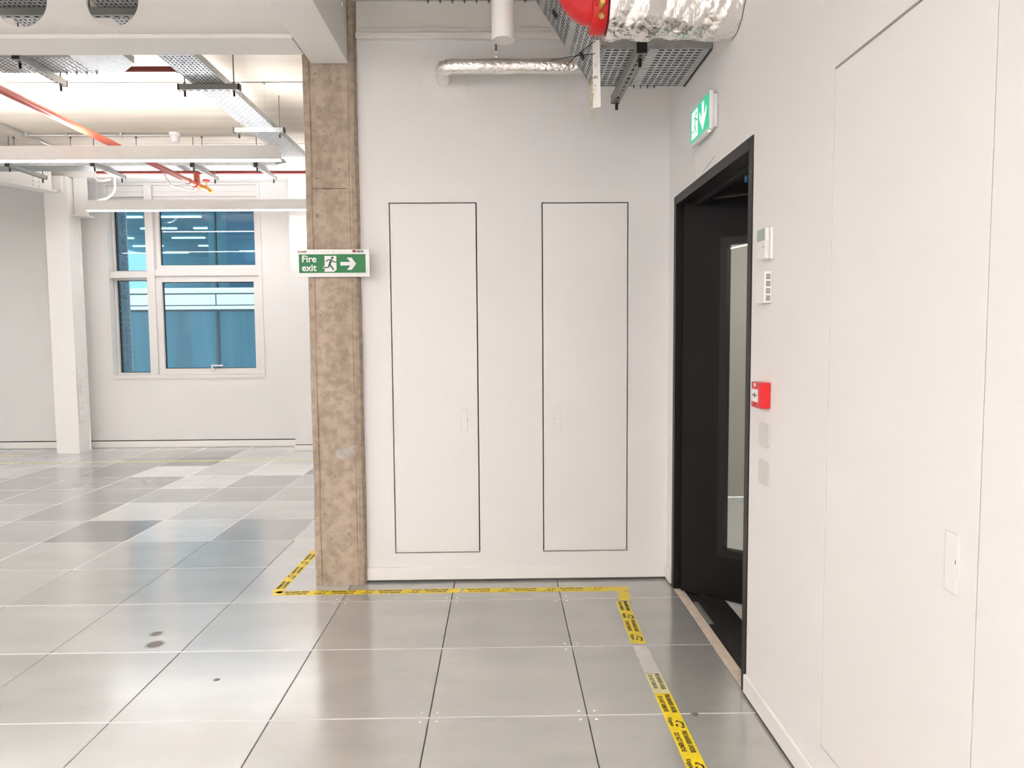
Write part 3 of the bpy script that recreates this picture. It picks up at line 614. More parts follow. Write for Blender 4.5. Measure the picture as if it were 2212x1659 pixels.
cables('x', -6.9, -2.9, 4.945, 5.225, ZT1, 10, 'dark cables lying in the tray behind the round-holed beam')
cables('y', 2.1, 4.75, -2.86, -2.50, ZT1, 12, 'dark cables in the wide tray seen through the beam openings')
cables('x', -7.4, -2.5, 7.96, 8.215, ZT1, 9, 'dark cables lying in the tray along the window wall')
strut((-2.37, 5.463, SZ), (-1.937, 5.463, SZ), 'slotted channel hanger under the long tray nearer the beam')
strut((-2.375, 6.572, SZ), (-1.942, 6.572, SZ), 'slotted channel hanger under the long tray above the linear light')
strut((-2.37, 4.235, SZ), (-1.937, 4.235, SZ), 'slotted channel hanger seen through the round opening nearer the concrete column')
strut((-2.98, 4.235, SZ), (-2.45, 4.235, SZ), 'slotted channel hanger seen through the round opening farther from the concrete column')
strut((-3.17, 4.86, SZ), (-3.17, 5.37, SZ), 'slotted channel hanger under the tray behind the beam')
strut((-5.24, 7.80, SZ), (-5.24, 8.42, SZ), 'slotted channel hanger of the far tray by the steel column')
strut((-4.34, 7.80, SZ), (-4.34, 8.42, SZ), 'slotted channel hanger of the far tray beside the white flex')
strut((-3.31, 7.86, SZ), (-3.31, 8.50, SZ), 'slotted channel hanger of the far tray before the brass valve')
strut((-2.63, 7.86, SZ), (-2.63, 8.50, SZ), 'slotted channel hanger of the far tray by its corner fitting')

# red sprinkler pipes
rp = thing('sprinkler_pipe', (-3.6, 7, 3.235), 'orange-red sprinkler pipe sloping past the linear light to a brass drain valve', 'pipe')
MB().tube([(-3.612, 4.30, HC-.001), (-3.612, 4.30, 3.30), (-3.612, 4.32, 3.255), (-3.611, 4.37, 3.241), (-3.61, 4.45, 3.241), (-3.575, 8.56, 3.235)], .031, 16).build('pipe_run', M_redpipe, rp, smooth=True)
MB().tube([(-3.577, 8.36, 3.235), (-3.577, 8.40, 3.235)], .037, 16).build('coupling', M_redpipe, rp, smooth=True)
MB().tube([(-3.575, 8.53, 3.235), (-3.575, 8.66, 3.235)], .040, 16).build('tee', M_redpipe, rp, smooth=True)
MB().tube([(-3.575, 8.60, 3.235), (-3.575, 8.60, 3.385)], .034, 16).build('riser', M_redpipe, rp, smooth=True)
vb = MB().tube([(-3.56, 8.62, 3.235), (-3.47, 8.64, 3.205), (-3.42, 8.64, 3.16)], [.028, .026, .03], 12).build('drain_valve', M_brass, rp, smooth=True)
MB().tube([(-3.47, 8.63, 3.21), (-3.475, 8.62, 3.29)], .008, 8).build('valve_stem', M_brass, vb)
MB().lathe((-3.475, 8.62, 3.285), (0, 0, 1), [(0, .03), (.006, .042), (.016, .042), (.02, .03)], 14).build('valve_wheel', M_red, vb)
rp2 = thing('sprinkler_pipe', (-3.3, 8.6, 3.38), 'thin dark red pipe running above the window', 'pipe')
MB().tube([(-4.74, 8.60, 3.392), (-1.2, 8.60, 3.375)], .020, 14).build('pipe_run', M_reddark, rp2, smooth=True)
for x in (-4.4, -2.3): MB().tube([(x, 8.60, 3.39), (x, 8.60, HC)], .005, 8).build('drop_rod', M_rod, rp2)
rp3 = thing('sprinkler_pipe', (-4, 5.42, 3.36), 'dark red pipe between the tray corner and the long tray', 'pipe')
MB().tube([(-8.5, 5.40, 3.415), (-2.24, 5.40, 3.405)], .020, 14).build('pipe_run', M_reddark, rp3, smooth=True)
cl = MB().tube([(-2.36, 5.40, 3.405), (-2.33, 5.40, 3.405)], .028, 14).build('pipe_clip', M_blackcap, rp3, smooth=True)
MB().tube([(-2.345, 5.40, 3.42), (-2.345, 5.40, HC)], .006, 8).build('drop_rod', M_rod, rp3)
# hook clamp above the hanger
hk = thing('beam_clamp', (-2.12, 4.9, 3.45), 'small brass ring clamp hanging beside the long tray', 'clamp')
MB().tube([(-1.965+.022*math.cos(a), 5.0, 3.425+.03*math.sin(a)) for a in [k*PI/8 for k in range(17)]], .006, 6).build('ring', M_brass, hk, smooth=True); MB().tube([(-1.965, 5.0, 3.455), (-1.965, 5.0, HC)], .005, 8).build('rod', M_rod, hk)
# conduit on the soffit
co = thing('conduit', (-4.2, 7.7, 3.57), 'galvanised conduit clipped to the soffit ending in a white detector', 'conduit')
MB().tube([(-4.973, 5.6, 3.575), (-4.973, 8.12, 3.575)], .0135, 10).build('conduit_run', M_conduit, co, smooth=True); MB().tube([(-4.973, 7.71, 3.575), (-3.47, 7.73, 3.575)], .0135, 10).build('conduit_run', M_conduit, co, smooth=True)
MB().lathe((-4.973, 7.71, 3.599), (0, 0, -1), [(0, .035), (.04, .035), (.046, .028)], 16).build('junction_box', M_conduit, co, smooth=True)
dt = MB().lathe((-3.43, 7.735, 3.599), (0, 0, -1), [(0, .058), (.03, .058), (.034, .046), (.095, .042), (.10, .03)], 20).build('detector', M_whitep, co, smooth=True)
for x in (-4.55, -3.98): MB().box(x-.012, x+.012, 7.70, 7.745, 3.559, 3.599).build('saddle_clip', M_conduit, co)
# flexible conduit loop by the valve
fc = MB().tube(smooth_path([(-3.98, 8.66, 3.40), (-3.96, 8.66, 3.33), (-3.90, 8.66, 3.25), (-3.80, 8.66, 3.225), (-3.66, 8.66, 3.19), (-3.63, 8.66, 3.21), (-3.625, 8.66, 3.30), (-3.63, 8.66, 3.38)]), .011, 8).build('flexible_conduit', M_conduit, loc=(-3.8, 8.66, 3.19), smooth=True)
tag(fc, 'grey flexible conduit looping down beside the drain valve', 'conduit')
for i, x in enumerate((-5.2, -4.6, -3.9, -3.2, -2.5)):
    o = MB().tube([(x, 7.86, 3.36), (x, 7.86, HC)], .004, 6).lathe((x, 7.86, HC-.02), (0, 0, 1), [(0, .012), (.019, .012)], 8).build('drop_rod', M_rod, loc=(x, 7.86, 3.36))
    tag(o, 'thin steel drop rod above the tray along the window wall', 'rod', 'drop rods above the far tray')

# ================================================================== SERVICES: LOBBY CEILING
TZ, TM = 2.722, (3.292, 3.535, 3.778)
names = ('pair of perforated cable trays entering the door wall, nearer the red elbow', 'perforated cable tray dipping beside the cupboard wall into the door wall')
for i in range(2):
    b0, b1 = TM[i]+.001, TM[i+1]-.001
    t = tray('cable_tray', 'x', .478, XR-.004, b0, b1, TZ, ('perforated cable tray entering the door wall under the small foil pipe', 'perforated cable tray entering the door wall nearest the cupboard wall')[i], pl=.034, pw=.0300, mode=1)
    # sloping drop and upper run
    P0, P1 = Vector((.476, b0, TZ)), Vector((.192, b0, 3.150)); e = P1-P0; nn = round(e.length/.034)
    MB().perf(P0, e, (0, b1-b0, 0), nn, 8, .70, .42, 1).build('sloping_base', M_galv, t, solid=.0014)
    nrm = Vector((.83, 0, .55))*.05
    for b in (b0, b1): MB().quad((.476, b, TZ), (.192, b, 3.150), Vector((.192, b, 3.15))+nrm, Vector((.476, b, TZ))+nrm).build('sloping_rail', M_galv, t, solid=.0014)
    P0 = Vector((-.75, b0, 3.150)); MB().perf(P0, (.942, 0, 0), (0, b1-b0, 0), 28, 8, .70, .42, 1).build('upper_base', M_galv, t, solid=.0014)
    for b in (b0, b1): MB().quad((-.75, b, 3.15), (.192, b, 3.15), (.192, b, 3.2), (-.75, b, 3.2)).build('upper_rail', M_galv, t, solid=.0014)
    cables('x', .2, .9, b0, b1 if i else b1, TZ, 8, ('dark cables dropping into the tray under the small foil pipe', 'dark cables dropping into the tray nearest the cupboard wall')[i],
           path=lambda q: [(.02, 3.15+q), (.192+q*.5, 3.15+q), (.476+q*.5, TZ+q), (XR-.013, TZ+q)])
    if i == 1:
        for k in range(9): MB().lathe((-.36+k*.062, b1-.01, 3.150), (0, 0, -1), [(0, .007), (.005, .007), (.005, .0035), (.014, .0035)], 8).build('bolt', M_rod, t)
        for k in range(5): MB().lathe((.66+k*.035, b1-.012, TZ), (0, 0, -1), [(0, .006), (.004, .006), (.004, .003), (.014, .003)], 8).build('bolt', M_rod, t)
        for z_ in (2.80, 3.0):
            xx = .476-(z_-TZ)/1.507; MB().prism([(xx-.004, b0+.06, z_), (xx-.004, b0+.10, z_), (xx-.024, b0+.10, z_+.03), (xx-.024, b0+.06, z_+.03)], (-.004, 0, -.003)).build('rubber_clip', M_blackcap, t)
    MB().box(XR-.012, XR-.003, b0, b1, TZ-.003, TZ+.06).build('edge_strip', M_blackcap, t)
strut((.629, 3.225, TZ-.044), (.622, 3.90, TZ-.044), 'slotted channel hanger under the lobby trays')
# insulated main with red elbow
ip = thing('insulated_pipe', (.7, 2.985, 2.775), 'large crumpled foil insulated pipe entering the door wall', 'pipe')
A = MB(); n = 72; nx = 70; vs = []; fs = []
for i in range(nx+1):
    x = .436+(XR-.004-.436)*i/nx; fr_ = i/nx
    base = .128+.006*math.sin(fr_*9)+.004*math.sin(fr_*23+1)
    for k in range(n):
        a = 2*PI*k/n; rr_ = base+.006*math.sin(3*a+fr_*11)*math.sin(fr_*17+a)+.003*math.sin(9*a+fr_*31)*math.sin(fr_*43-2*a)+random.uniform(-.0016, .0016)
        vs.append((x, 2.985+rr_*math.cos(a), 2.775+rr_*math.sin(a)))
for i in range(nx):
    for k in range(n): fs.append((i*n+k, i*n+(k+1) % n, (i+1)*n+(k+1) % n, (i+1)*n+k))
fs.append(tuple(range(n-1, -1, -1)))
o = A.add(vs, fs).build('foil_jacket', M_foil, ip, smooth=True); 
el = thing('red_pipe_elbow', (.33, 2.985, 2.78), 'glossy red pipe elbow with a grooved coupling beside the foil pipe', 'pipe')
cz = 2.775; path = [(.436, 2.985, cz), (.40, 2.985, cz)]+[(.40-.085*math.sin(a), 2.985, cz+.085*(1-math.cos(a))) for a in [k*PI/2/10 for k in range(1, 11)]]+[(.315, 2.985, HC)]
MB().tube(path, .084, 28).build('elbow', M_red, el, smooth=True)
cp2 = MB().lathe((.372, 2.985, cz), (1, 0, 0), [(0, .099), (.002, .112), (.022, .116), (.042, .116), (.058, .112), (.060, .099)], 28).build('coupling', M_red, el, smooth=True)
MB().box(.380, .424, 2.865, 2.885, cz-.05, cz+.05).build('coupling_lug', M_red, cp2, bevel=.006)
for z_ in (-.03, .03): MB().tube([(.402, 2.885, cz+z_-.022), (.402, 2.885-.035, cz+z_-.022), (.402, 2.885-.05, cz+z_-.022)], [.013, .013, .009], 10).build('coupling_bolt', M_brass, cp2)
MB().lathe((.402, 2.90, 2.70), (.2, -.8, -.6), [(0, .014), (.018, .013), (.024, .009)], 10).build('coupling_bolt', M_brass, cp2)
MB().lathe((.355, 2.902, 2.84), (0, -1, 0), [(0, .028), (.004, .026)], 16).build('white_dot', M_whitep, el)
# small insulated pipe on the tray
o = MB(); n = 20; vs = []; fs = []
for i in range(25):
    x = .63+(XR-.006-.63)*i/24
    for k in range(n):
        a = 2*PI*k/n; rr_ = .042+random.uniform(-.003, .003)+.003*math.sin(i*.9+a*2); vs.append((x, 3.36+rr_*math.cos(a), 2.806+rr_*math.sin(a)))
for i in range(24):
    for k in range(n): fs.append((i*n+k, i*n+(k+1) % n, (i+1)*n+(k+1) % n, (i+1)*n+k))
fs.append(tuple(range(n-1, -1, -1)))
o.add(vs, fs); o = o.build('insulated_pipe', M_foil, loc=(.8, 3.36, 2.80), smooth=True); tag(o, 'small foil wrapped pipe lying in the lobby cable tray', 'pipe')
rs = MB().tube([(.535, 3.42, 2.80), (.625, 3.42, 2.80)], .026, 14).build('red_pipe_stub', M_red, loc=(.55, 3.42, 2.77), smooth=True); tag(rs, 'short red pipe above the tray behind the channel hanger', 'pipe')
# foil pipe along the cupboard wall, both ends turned into the wall
fp_ = thing('insulated_pipe', (0, 3.95, 2.89), 'slim foil insulated pipe along the top of the cupboard wall', 'pipe')
pth = [(-.312, YB-.004, 2.868), (-.312, 4.03, 2.878)]+[(-.312+.07*(1-math.cos(a)), 4.02-.07*math.sin(a), 2.889) for a in [k*PI/2/6 for k in range(1, 7)]]+[(x, 3.95, 2.889) for x in [-.2+.06*i for i in range(12)]]+[(.48+.07*math.sin(a), 3.95+.07*(1-math.cos(a)), 2.887) for a in [k*PI/2/6 for k in range(1, 7)]]+[(.55, YB-.004, 2.875)]
A = MB().tube(pth, .0395, 24)
for v in A.v: v += Vector((random.uniform(-1, 1), random.uniform(-1, 1), random.uniform(-1, 1)))*.0012
A.build('foil_jacket', M_foil, fp_, smooth=True)
MB().tube([(-.016, 3.95, 2.93), (-.016, 3.95, HC)], .005, 8).build('drop_rod', M_rod, fp_)
cl = MB().tube([(-.026, 3.95, 2.889), (-.006, 3.95, 2.889)], .0425, 20).build('clip_band', M_foil, fp_); MB().box(-.028, -.004, 3.935, 3.965, 2.925, 2.965).build('clip_lug', M_foil, cl, bevel=.004)
def patch(x0, x1, z0, z1, label):
    o = MB().box(x0, x1, YB-.004, YB-.0003, z0, z1).build('wall_patch', M_door, loc=((x0+x1)/2, YB, z0), bevel=.0015); tag(o, label, 'wall patch')
patch(-.442, -.183, 2.770, 2.995, 'square painted patch where the foil pipe turns into the wall, nearer the column')
patch(.386, .712, 2.741, 2.96, 'square painted patch on the wall behind the lobby trays')
# downlight
dl = thing('cylinder_downlight', (.018, 3.20, 2.722), 'white cylinder downlight hanging before the cupboard wall', 'light')
A = MB().lathe((.018, 3.20, 2.722), (0, 0, 1), [(.02, .042), (.0, .0445), (0, .0485), (.002, .049), (HC-2.723, .049)], 40); A.build('tube_body', M_alu, dl, smooth=True)
MB().lathe((.018, 3.20, 2.726), (0, 0, 1), [(0, .0415), (.002, .041)], 32).build('recessed_lens', M_greyp, dl)
# warning tag with cable ties and earth cord
tg = thing('warning_tag', (.43, 3.25, 2.42), 'white paper warning tag hanging from the lobby tray on a twisted cord', 'tag')
MB().prism([(.418, 3.252, 2.45), (.450, 3.236, 2.45), (.446, 3.24, 2.742), (.416, 3.255, 2.742)], (.0004, .0008, 0)).build('paper', M_signw, tg)
ux, uy = Vector((.03, -.015, 0)).normalized(), (0, 0, 1)
for body, sz, dz, mt in (('sg', .026, 2.63, M_greyp), ('olts', .022, 2.575, M_ink), ('-G', .013, 2.54, M_inkr), ('cuts it', .009, 2.525, M_inkr), (':r', .013, 2.505, M_inkr)):
    text('print', body, sz, mt, tg, Vector((.4195, 3.2495, dz)), ux, uy, sx=.62 if len(body) > 3 else .8)
MB().tube([(.413+.0015*math.sin(k), 3.25+.0015*math.cos(k), 2.60-.012*k) for k in range(17)], .0028, 6).build('twisted_cord', M_cord, tg)
for k in range(8): MB().tube([(.413, 3.25, 2.595-.024*k), (.413, 3.25, 2.587-.024*k)], .0032, 6).build('cord_stripe', mat('cord_stripe_pale', (.75, .72, .55), .6), tg)
tie = MB().tube([(.23, 3.26, 2.66), (.34, 3.25, 2.675), (.43, 3.25, 2.685)], .0016, 5).build('cable_tie', M_blackcap, loc=(.43, 3.25, 2.685)); tag(tie, 'black cable tie tail sticking out level beside the warning tag', 'cable tie')
tie = MB().tube([(.285, 3.26, 2.615), (.33, 3.25, 2.665), (.42, 3.25, 2.735), (.45, 3.25, 2.745)], .0016, 5).build('cable_tie', M_blackcap, loc=(.43, 3.25, 2.735)); tag(tie, 'black cable tie tail slanting up beside the warning tag', 'cable tie')

# ================================================================== SIGNS AND WALL CONTROLS
SY = 4.042
sg = thing('fire_exit_sign', (-.937, SY, 1.776), 'green and white fire exit sign with arrow on the concrete column', 'sign')
SX0, SX1, SZ0, SZ1 = -1.138, -.736, 1.775, 1.927
MB().box(SX0, SX1, SY, SY+.012, SZ0, SZ1).build('backing_board', M_signw, sg, bevel=.001)
MB().box(SX0+.002, SX1-.017, SY-.0015, SY-.0001, 1.790, 1.906).build('printed_panel', M_whitep, sg)
MB().box(SX0+.009, SX1-.022, SY-.0022, SY-.0016, 1.797, 1.900).build('green_field', M_green, sg)
X, Zv = (1, 0, 0), (0, 0, 1); yy = SY-.0028
text('lettering', 'Fire\nexit', .053, M_signw, sg, (SX0+.024, yy, 1.857), X, Zv, bold=.0012, res=8)
def flat(mb, pts, y=yy): return mb.prism([(a, y, b) for a, b in pts], (0, .0004, 0))
ox = SX0+.152; oz = 1.803
A = MB(); flat(A, [(ox, oz), (ox+.052, oz), (ox+.066, oz+.012), (ox+.066, oz+.088), (ox, oz+.088)]); flat(A, [(ox-.005, oz), (ox, oz), (ox, oz+.006)]); flat(A, [(ox-.012, oz+.018), (ox, oz+.018), (ox, oz+.030), (ox-.006, oz+.030)]); A.build('door_pictogram', M_signw, sg)
def limb(mb, a, b, w0, w1, y=yy-.0006):
    a, b = Vector((a[0], 0, a[1])), Vector((b[0], 0, b[1])); d = (b-a).normalized(); s = Vector((-d.z, 0, d.x))
    P = [a+s*w0, a-s*w0, b-s*w1, b+s*w1]; y -= len(mb.v)*4e-6; mb.prism([(p.x, y, p.z) for p in P], (0, .0003, 0))
def runner(ox, oz, sc, mk):
    A = MB()
    for a, b, w0, w1 in (((.038, .064), (.026, .038), .0065, .0055), ((.040, .067), (.018, .066), .003, .003), ((.018, .067), (.008, .055), .003, .0028), ((.042, .064), (.054, .053), .003, .003), ((.054, .053), (.066, .053), .003, .0025), ((.026, .040), (.022, .024), .0045, .004), ((.022, .0245), (-.006, .023), .0035, .003), ((.030, .040), (.050, .010), .0048, .004)):
        mk(A, (ox+a[0]*sc, oz+a[1]*sc), (ox+b[0]*sc, oz+b[1]*sc), w0*sc, w1*sc)
    return A
A = runner(ox, oz, 1., limb); A.add([(ox+.044+.0075*math.cos(k*PI/8), yy-.0006, oz+.077+.0075*math.sin(k*PI/8)) for k in range(16)], [tuple(range(16))]); A.build('running_figure', M_greend, sg)
A = MB(); ax = SX0+.240; az = 1.847; flat(A, [(ax, az-.010), (ax+.055, az-.010), (ax+.036, az-.034), (ax+.062, az-.034), (ax+.088, az), (ax+.062, az+.034), (ax+.036, az+.034), (ax+.055, az+.010), (ax, az+.010)]); A.build('arrow', M_signw, sg)
text('maker_mark', 'mace', .021, M_ink, sg, (SX1-.078, SY-.001, 1.9105), X, Zv, bold=.0006, res=6)
MB().box(SX1-.094, SX1-.083, SY-.001, SY-.0002, 1.9105, 1.924).build('maker_block', M_inkr, sg); MB().box(SX1-.083, SX1-.079, SY-.001, SY-.0002, 1.9105, 1.924).build('maker_block', M_ink, sg)
for x in (.095, .110, .135, .157, .172, .197): MB().lathe((SX0+x, SY, 1.9165-(.002 if x in (.135, .197) else 0)), (0, -1, 0), [(0, .0022), (.0005, .002)], 8).build('fixing_dot', M_ink, sg)
MB().prism([(SX0+.002, SY-.001, 1.912), (SX0+.052, SY-.001, 1.9125), (SX0+.052, SY-.001, 1.919), (SX0+.03, SY-.001, 1.917), (SX0+.002, SY-.001, 1.9155)], (0, .0006, 0)).build('tape_scrap', mat('brown_scrap', (.14, .05, .03), .7), sg)

# lit exit sign above the black door
ex = thing('lit_exit_sign', (XR, 3.36, 2.35), 'backlit green exit sign with running figure and down arrow above the black door', 'sign')
EY0, EY1, EZ0, EZ1, EXF = 3.20, 3.515, 2.343, 2.510, .924
MB().box(.944, XR-.0005, EY0+.008, EY1-.02, EZ0+.012, EZ1-.012).build('back_box', M_whitep, ex, bevel=.003)
MB().box(EXF+.001, .9435, EY0, EY1, EZ0, EZ1).build('front_housing', M_whitep, ex, bevel=.003)
MB().box(EXF, EXF+.0008, EY0+.006, EY1-.006, EZ0+.010, EZ1-.006).build('lit_panel', M_exitg, ex)
def eflat(mb, pts, x=EXF-.0006): return mb.prism([(x, EY1-a, EZ0+b) for a, b in pts], (.0004, 0, 0))
A = MB(); eflat(A, [(.030, .024), (.130, .024), (.130, .150), (.030, .150)]); A.build('door_pictogram', M_exitw, ex)
def elimb(mb, a, b, w0, w1):
    a, b = Vector((0, -a[0], a[1])), Vector((0, -b[0], b[1])); d = (b-a).normalized(); s = Vector((0, -d.z, d.y)); P = [a+s*w0, a-s*w0, b-s*w1, b+s*w1]
    mb.prism([(EXF-.0012-len(mb.v)*4e-6, p.y, p.z) for p in P], (.0003, 0, 0))
A = runner(-(EY1-.045), EZ0+.024, 1.35, elimb); A.add([(EXF-.001, EY1-.045-.060-.011*math.cos(k*PI/8), EZ0+.024+.104+.011*math.sin(k*PI/8)) for k in range(16)], [tuple(range(16))]); A.build('running_figure', M_exitg, ex)
A = MB(); c0 = .215; eflat(A, [(c0, .022), (c0+.055, .085), (c0+.055, .118), (c0+.016, .076), (c0+.016, .148), (c0-.016, .148), (c0-.016, .076), (c0-.055, .118), (c0-.055, .085)]); A.build('down_arrow', M_exitw, ex)
MB().lathe((.934, EY0+.03, EZ0), (0, 0, -1), [(0, .006), (.003, .005)], 10).build('status_lamp', mat('status_led', (.6, .8, .4), emit=(.7, 1, .5), estr=1.5), ex)
MB().box(.928, .942, EY0+.06, EY1-.06, EZ0-.003, EZ0).build('lower_lens', M_whitep, ex)
lp = MB().tube(smooth_path([(XR-.003, 3.545, 2.34), (XR-.003, 3.60, 2.285), (XR-.003, 3.59, 2.235), (XR-.003, 3.53, 2.205), (XR-.003, 3.42, 2.208), (XR-.003, 3.33, 2.222), (XR-.003, 3.24, 2.236)]), .0022, 6).build('loose_wire', M_cable, loc=(XR, 3.5, 2.25), smooth=True); tag(lp, 'thin white wire looping under the lit exit sign', 'wire')

def box_yz(mb, y0, y1, z0, z1, d): return mb.box(XR-d, XR-.0004, y0, y1, z0, z1)
th = thing('thermostat', (XR, 2.575, 1.70), 'white thermostat with a grey screen on the door wall', 'thermostat')
box_yz(MB(), 2.532, 2.615, 1.703, 1.815, .012).build('back_plate', M_whitep, th, bevel=.002); MB().box(XR-.028, XR-.0125, 2.536, 2.615, 1.705, 1.813).build('body', M_whitep, th, bevel=.003)
MB().box(XR-.0305, XR-.0284, 2.540, 2.612, 1.771, 1.812).build('screen', M_lcd, th)
MB().box(XR-.0295, XR-.0284, 2.545, 2.56, 1.745, 1.749).build('button_mark', M_galvd, th); 
A = MB()
for i in range(4):
    for k in range(9): A.box(XR-.026+i*.0035, XR-.0243+i*.0035, 2.5352, 2.5362, 1.717+k*.006, 1.720+k*.006)
A.build('speaker_grille', M_greyp, th)
vs_ = thing('air_sensor', (XR, 2.58, 1.545), 'white air sensor box with dark louvre slots below the thermostat', 'sensor')
box_yz(MB(), 2.540, 2.625, 1.548, 1.660, .028).build('body', M_whitep, vs_, bevel=.003)
for gI in range(4):
    for k in range(4): MB().box(XR-.022, XR-.006, 2.5394, 2.5404, 1.556+gI*.0255+k*.005, 1.5585+gI*.0255+k*.005).build('louvre_slot', M_ink, vs_)
cp3 = thing('call_point', (XR, 2.58, 1.165), 'red fire alarm call point on the door wall', 'call point')
MB().box(XR-.038, XR-.0004, 2.536, 2.628, 1.168, 1.262).build('body', M_red, cp3, bevel=.003)
pl = MB().box(XR-.0395, XR-.0383, 2.558, 2.618, 1.190, 1.236).build('glass_plate', M_whitep, cp3)
def ypoly(mb, pts, x): return mb.prism([(x, a, b) for a, b in pts], (.0005, 0, 0))
A = MB(); x = XR-.0402; c, z_ = 2.588, 1.214
ypoly(A, [(c+.018, z_+.005), (c+.018, z_-.005), (c+.006, z_)], x); ypoly(A, [(c-.018, z_+.005), (c-.018, z_-.005), (c-.006, z_)], x); A.box(x, x+.0005, c-.003, c+.003, z_-.009, z_+.009); A.build('press_symbol', M_ink, pl)
A = MB(); A.box(XR-.0388, XR-.0382, 2.582, 2.600, 1.246, 1.258); A.build('flame_mark', M_signw, cp3); A = MB(); A.lathe((XR-.0382, 2.59, 1.180), (-1, 0, 0), [(0, .005), (.0006, .005)], 10); A.build('key_hole', M_ink, cp3)
def blank(y0, y1, z0, z1, label):
    r_ = .014; A = MB(); pts = []
    for cx_, cz_, a0 in ((y1-r_, z1-r_, 0), (y0+r_, z1-r_, PI/2), (y0+r_, z0+r_, PI), (y1-r_, z0+r_, 1.5*PI)):
        for k in range(6): a = a0+k*PI/2/5; pts.append((XR-.0055, cx_+r_*math.cos(a), cz_+r_*math.sin(a)))
    A.prism(pts, (.005, 0, 0)); o = A.build('blank_plate', M_greyp, loc=(XR, (y0+y1)/2, z0), bevel=.001); tag(o, label, 'wall plate')
blank(2.538, 2.632, 1.022, 1.110, 'grey blank wall plate directly below the red call point')
blank(2.536, 2.632, .884, .972, 'grey blank wall plate lowest under the red call point')

# ================================================================== FLOOR TAPES
def strip(name, pts, w, mt, label, cat='floor tape', torn=True, z=.0009):
    # pts: centre line on the floor
    A = MB(); P = [Vector((p[0], p[1], 0)) for p in pts]; d = (P[-1]-P[0]).normalized(); s = Vector((-d.y, d.x, 0)); L_ = []; R_ = []
    for i, p in enumerate(P):
        e = .004*random.uniform(-1, 1) if torn else 0; L_.append(p+s*(w/2+e*.4)); R_.append(p-s*(w/2+e*.4))
    if torn:
        L_[0] += d*.012; R_[-1] -= d*.010
    loop = R_+L_[::-1]; A.prism([(v.x, v.y, .0001) for v in loop], (0, 0, z)); o = A.build(name, mt, loc=(P[0].x, P[0].y, 0)); tag(o, label, cat); ORG[o.name] = Vector((P[0].x, P[0].y, 0)); return o, d, s
def lin(a, b, n): return [(a[0]+(b[0]-a[0])*k/n, a[1]+(b[1]-a[1])*k/n) for k in range(n+1)]
PER = .262
def tape_print(o, start, d, s, s0, s1, w, off=.0, mt=None):
    mt = mt or M_ink; k = s0+off
    while k+.12 < s1:
        c = Vector((start[0], start[1], .0014))+d*k
        if k+.145 < s1+.03:
            text('print', 'FIRE BARRIER UNDER', w*.36, mt, o, c+s*w*.10, d, s, bold=.0010, res=2, sx=.60); text('print', 'DO NOT REMOVE', w*.36, mt, o, c+d*.012-s*w*.36, d, s, bold=.0010, res=2, sx=.60)
        q = c+d*.172
        if k+.25 < s1:
            text('print', 'Kingspan', w*.34, mt, o, q-s*w*.34, d, s, bold=.0006, res=2, sx=.72)
            A = MB(); e = q+d*.045+s*w*.16
            for cx_, cy_, a0, a1, ra in ((0, .10, .3, 3.6, .26), (.30, .16, -1.2, 2.2, .17), (-.26, -.06, 1.6, 5.0, .15), (.16, -.16, 2.8, 6.6, .14)):
                pp = [e+d*(cx_+math.cos(a0+(a1-a0)*i/6)*ra)*w*.8+s*(cy_+math.sin(a0+(a1-a0)*i/6)*ra*.8)*w*.66 for i in range(7)]
                for i, (u, v) in enumerate(zip(pp[:-1], pp[1:])):
                    dd = (v-u).normalized(); ss = Vector((-dd.y, dd.x, 0))*w*(.028+.03*math.sin(PI*i/5)); A.quad(u+ss, u-ss, v-ss, v+ss)
            A.build('emblem', mt, o)
        k += PER
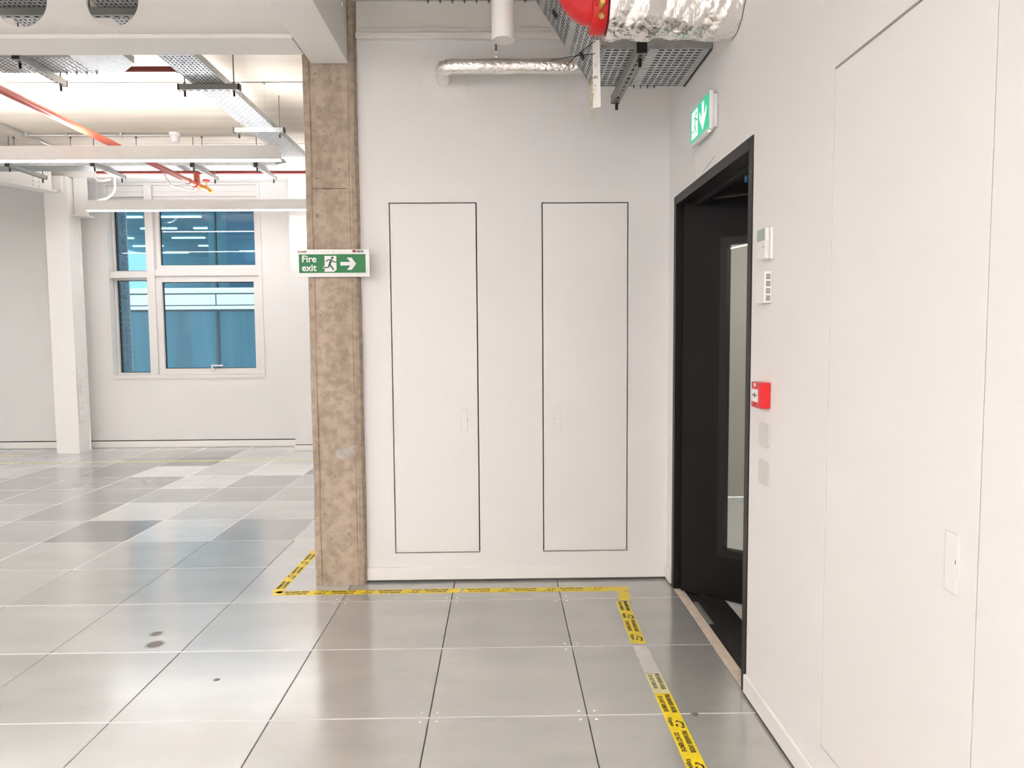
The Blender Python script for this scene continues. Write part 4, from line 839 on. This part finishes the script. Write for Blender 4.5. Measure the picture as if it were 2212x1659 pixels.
# along the column side, across the lobby, and down the door wall
o, d, s = strip('barrier_tape', lin((-1.282, 3.94), (-1.262, 4.75), 16), .062, M_yellow, 'yellow barrier tape running back beside the concrete column'); tape_print(o, (-1.282, 3.94), d, s, .07, .8, .062)
o, d, s = strip('barrier_tape', lin((-1.295, 3.940), (-.24, 3.950), 16), .066, M_yellow, 'yellow barrier tape strip at the foot of the concrete column'); tape_print(o, (-1.295, 3.940), d, s, .06, 1.05, .066)
o, d, s = strip('barrier_tape', lin((-.236, 3.949), (.712, 3.944), 16), .064, M_yellow, 'yellow barrier tape strip before the cupboard doors', z=.0013); tape_print(o, (-.236, 3.949), d, s, .03, .93, .064)
o, d, s = strip('barrier_tape', lin((.672, 3.915), (.655, 3.765), 4), .062, M_yellow, 'short scrap of yellow barrier tape at the corner by the black door', z=.0018); tape_print(o, (.672, 3.915), d, s, .0, .15, .062)
o, d, s = strip('barrier_tape', lin((.640, 3.76), (.628, 3.222), 12), .068, M_yellow, 'torn yellow barrier tape strip beside the open black door'); tape_print(o, (.640, 3.76), d, s, .0, .53, .068)
o, d, s = strip('worn_tape', lin((.628, 3.208), (.631, 2.93), 8), .066, M_worn, 'worn colourless stretch of floor tape between two yellow strips'); tape_print(o, (.628, 3.208), d, s, .13, .30, .066, mt=M_greyp)
o, d, s = strip('barrier_tape', lin((.633, 2.76), (.642, 1.3), 12), .067, M_yellow, 'long yellow barrier tape strip running out from the worn stretch', torn=False); tape_print(o, (.633, 2.76), d, s, .01, 1.4, .067)
o, d, s = strip('barrier_tape', lin((.631, 2.929), (.633, 2.761), 4), .067, mat('bleached_yellow_tape', (.72, .66, .34), .5), 'half bleached tape piece where the worn stretch turns yellow', torn=False); tape_print(o, (.631, 2.929), d, s, .0, .17, .067, mt=mat('faded_ink', (.12, .11, .08), .6))
strip('pale_tape', lin((-6.6, 8.30), (-2.2, 8.335), 8), .045, M_pale, 'faded pale yellow tape line on the far floor by the window', torn=False)
strip('pale_tape', lin((-6.35, 8.85), (-5.95, 8.86), 4), .045, M_pale, 'faded tape scrap on the floor near the steel column', torn=False)
strip('pale_tape', lin((-6.33, 8.83), (-6.45, 8.33), 4), .045, M_worn, 'worn diagonal tape scrap leading to the far tape line', torn=False)
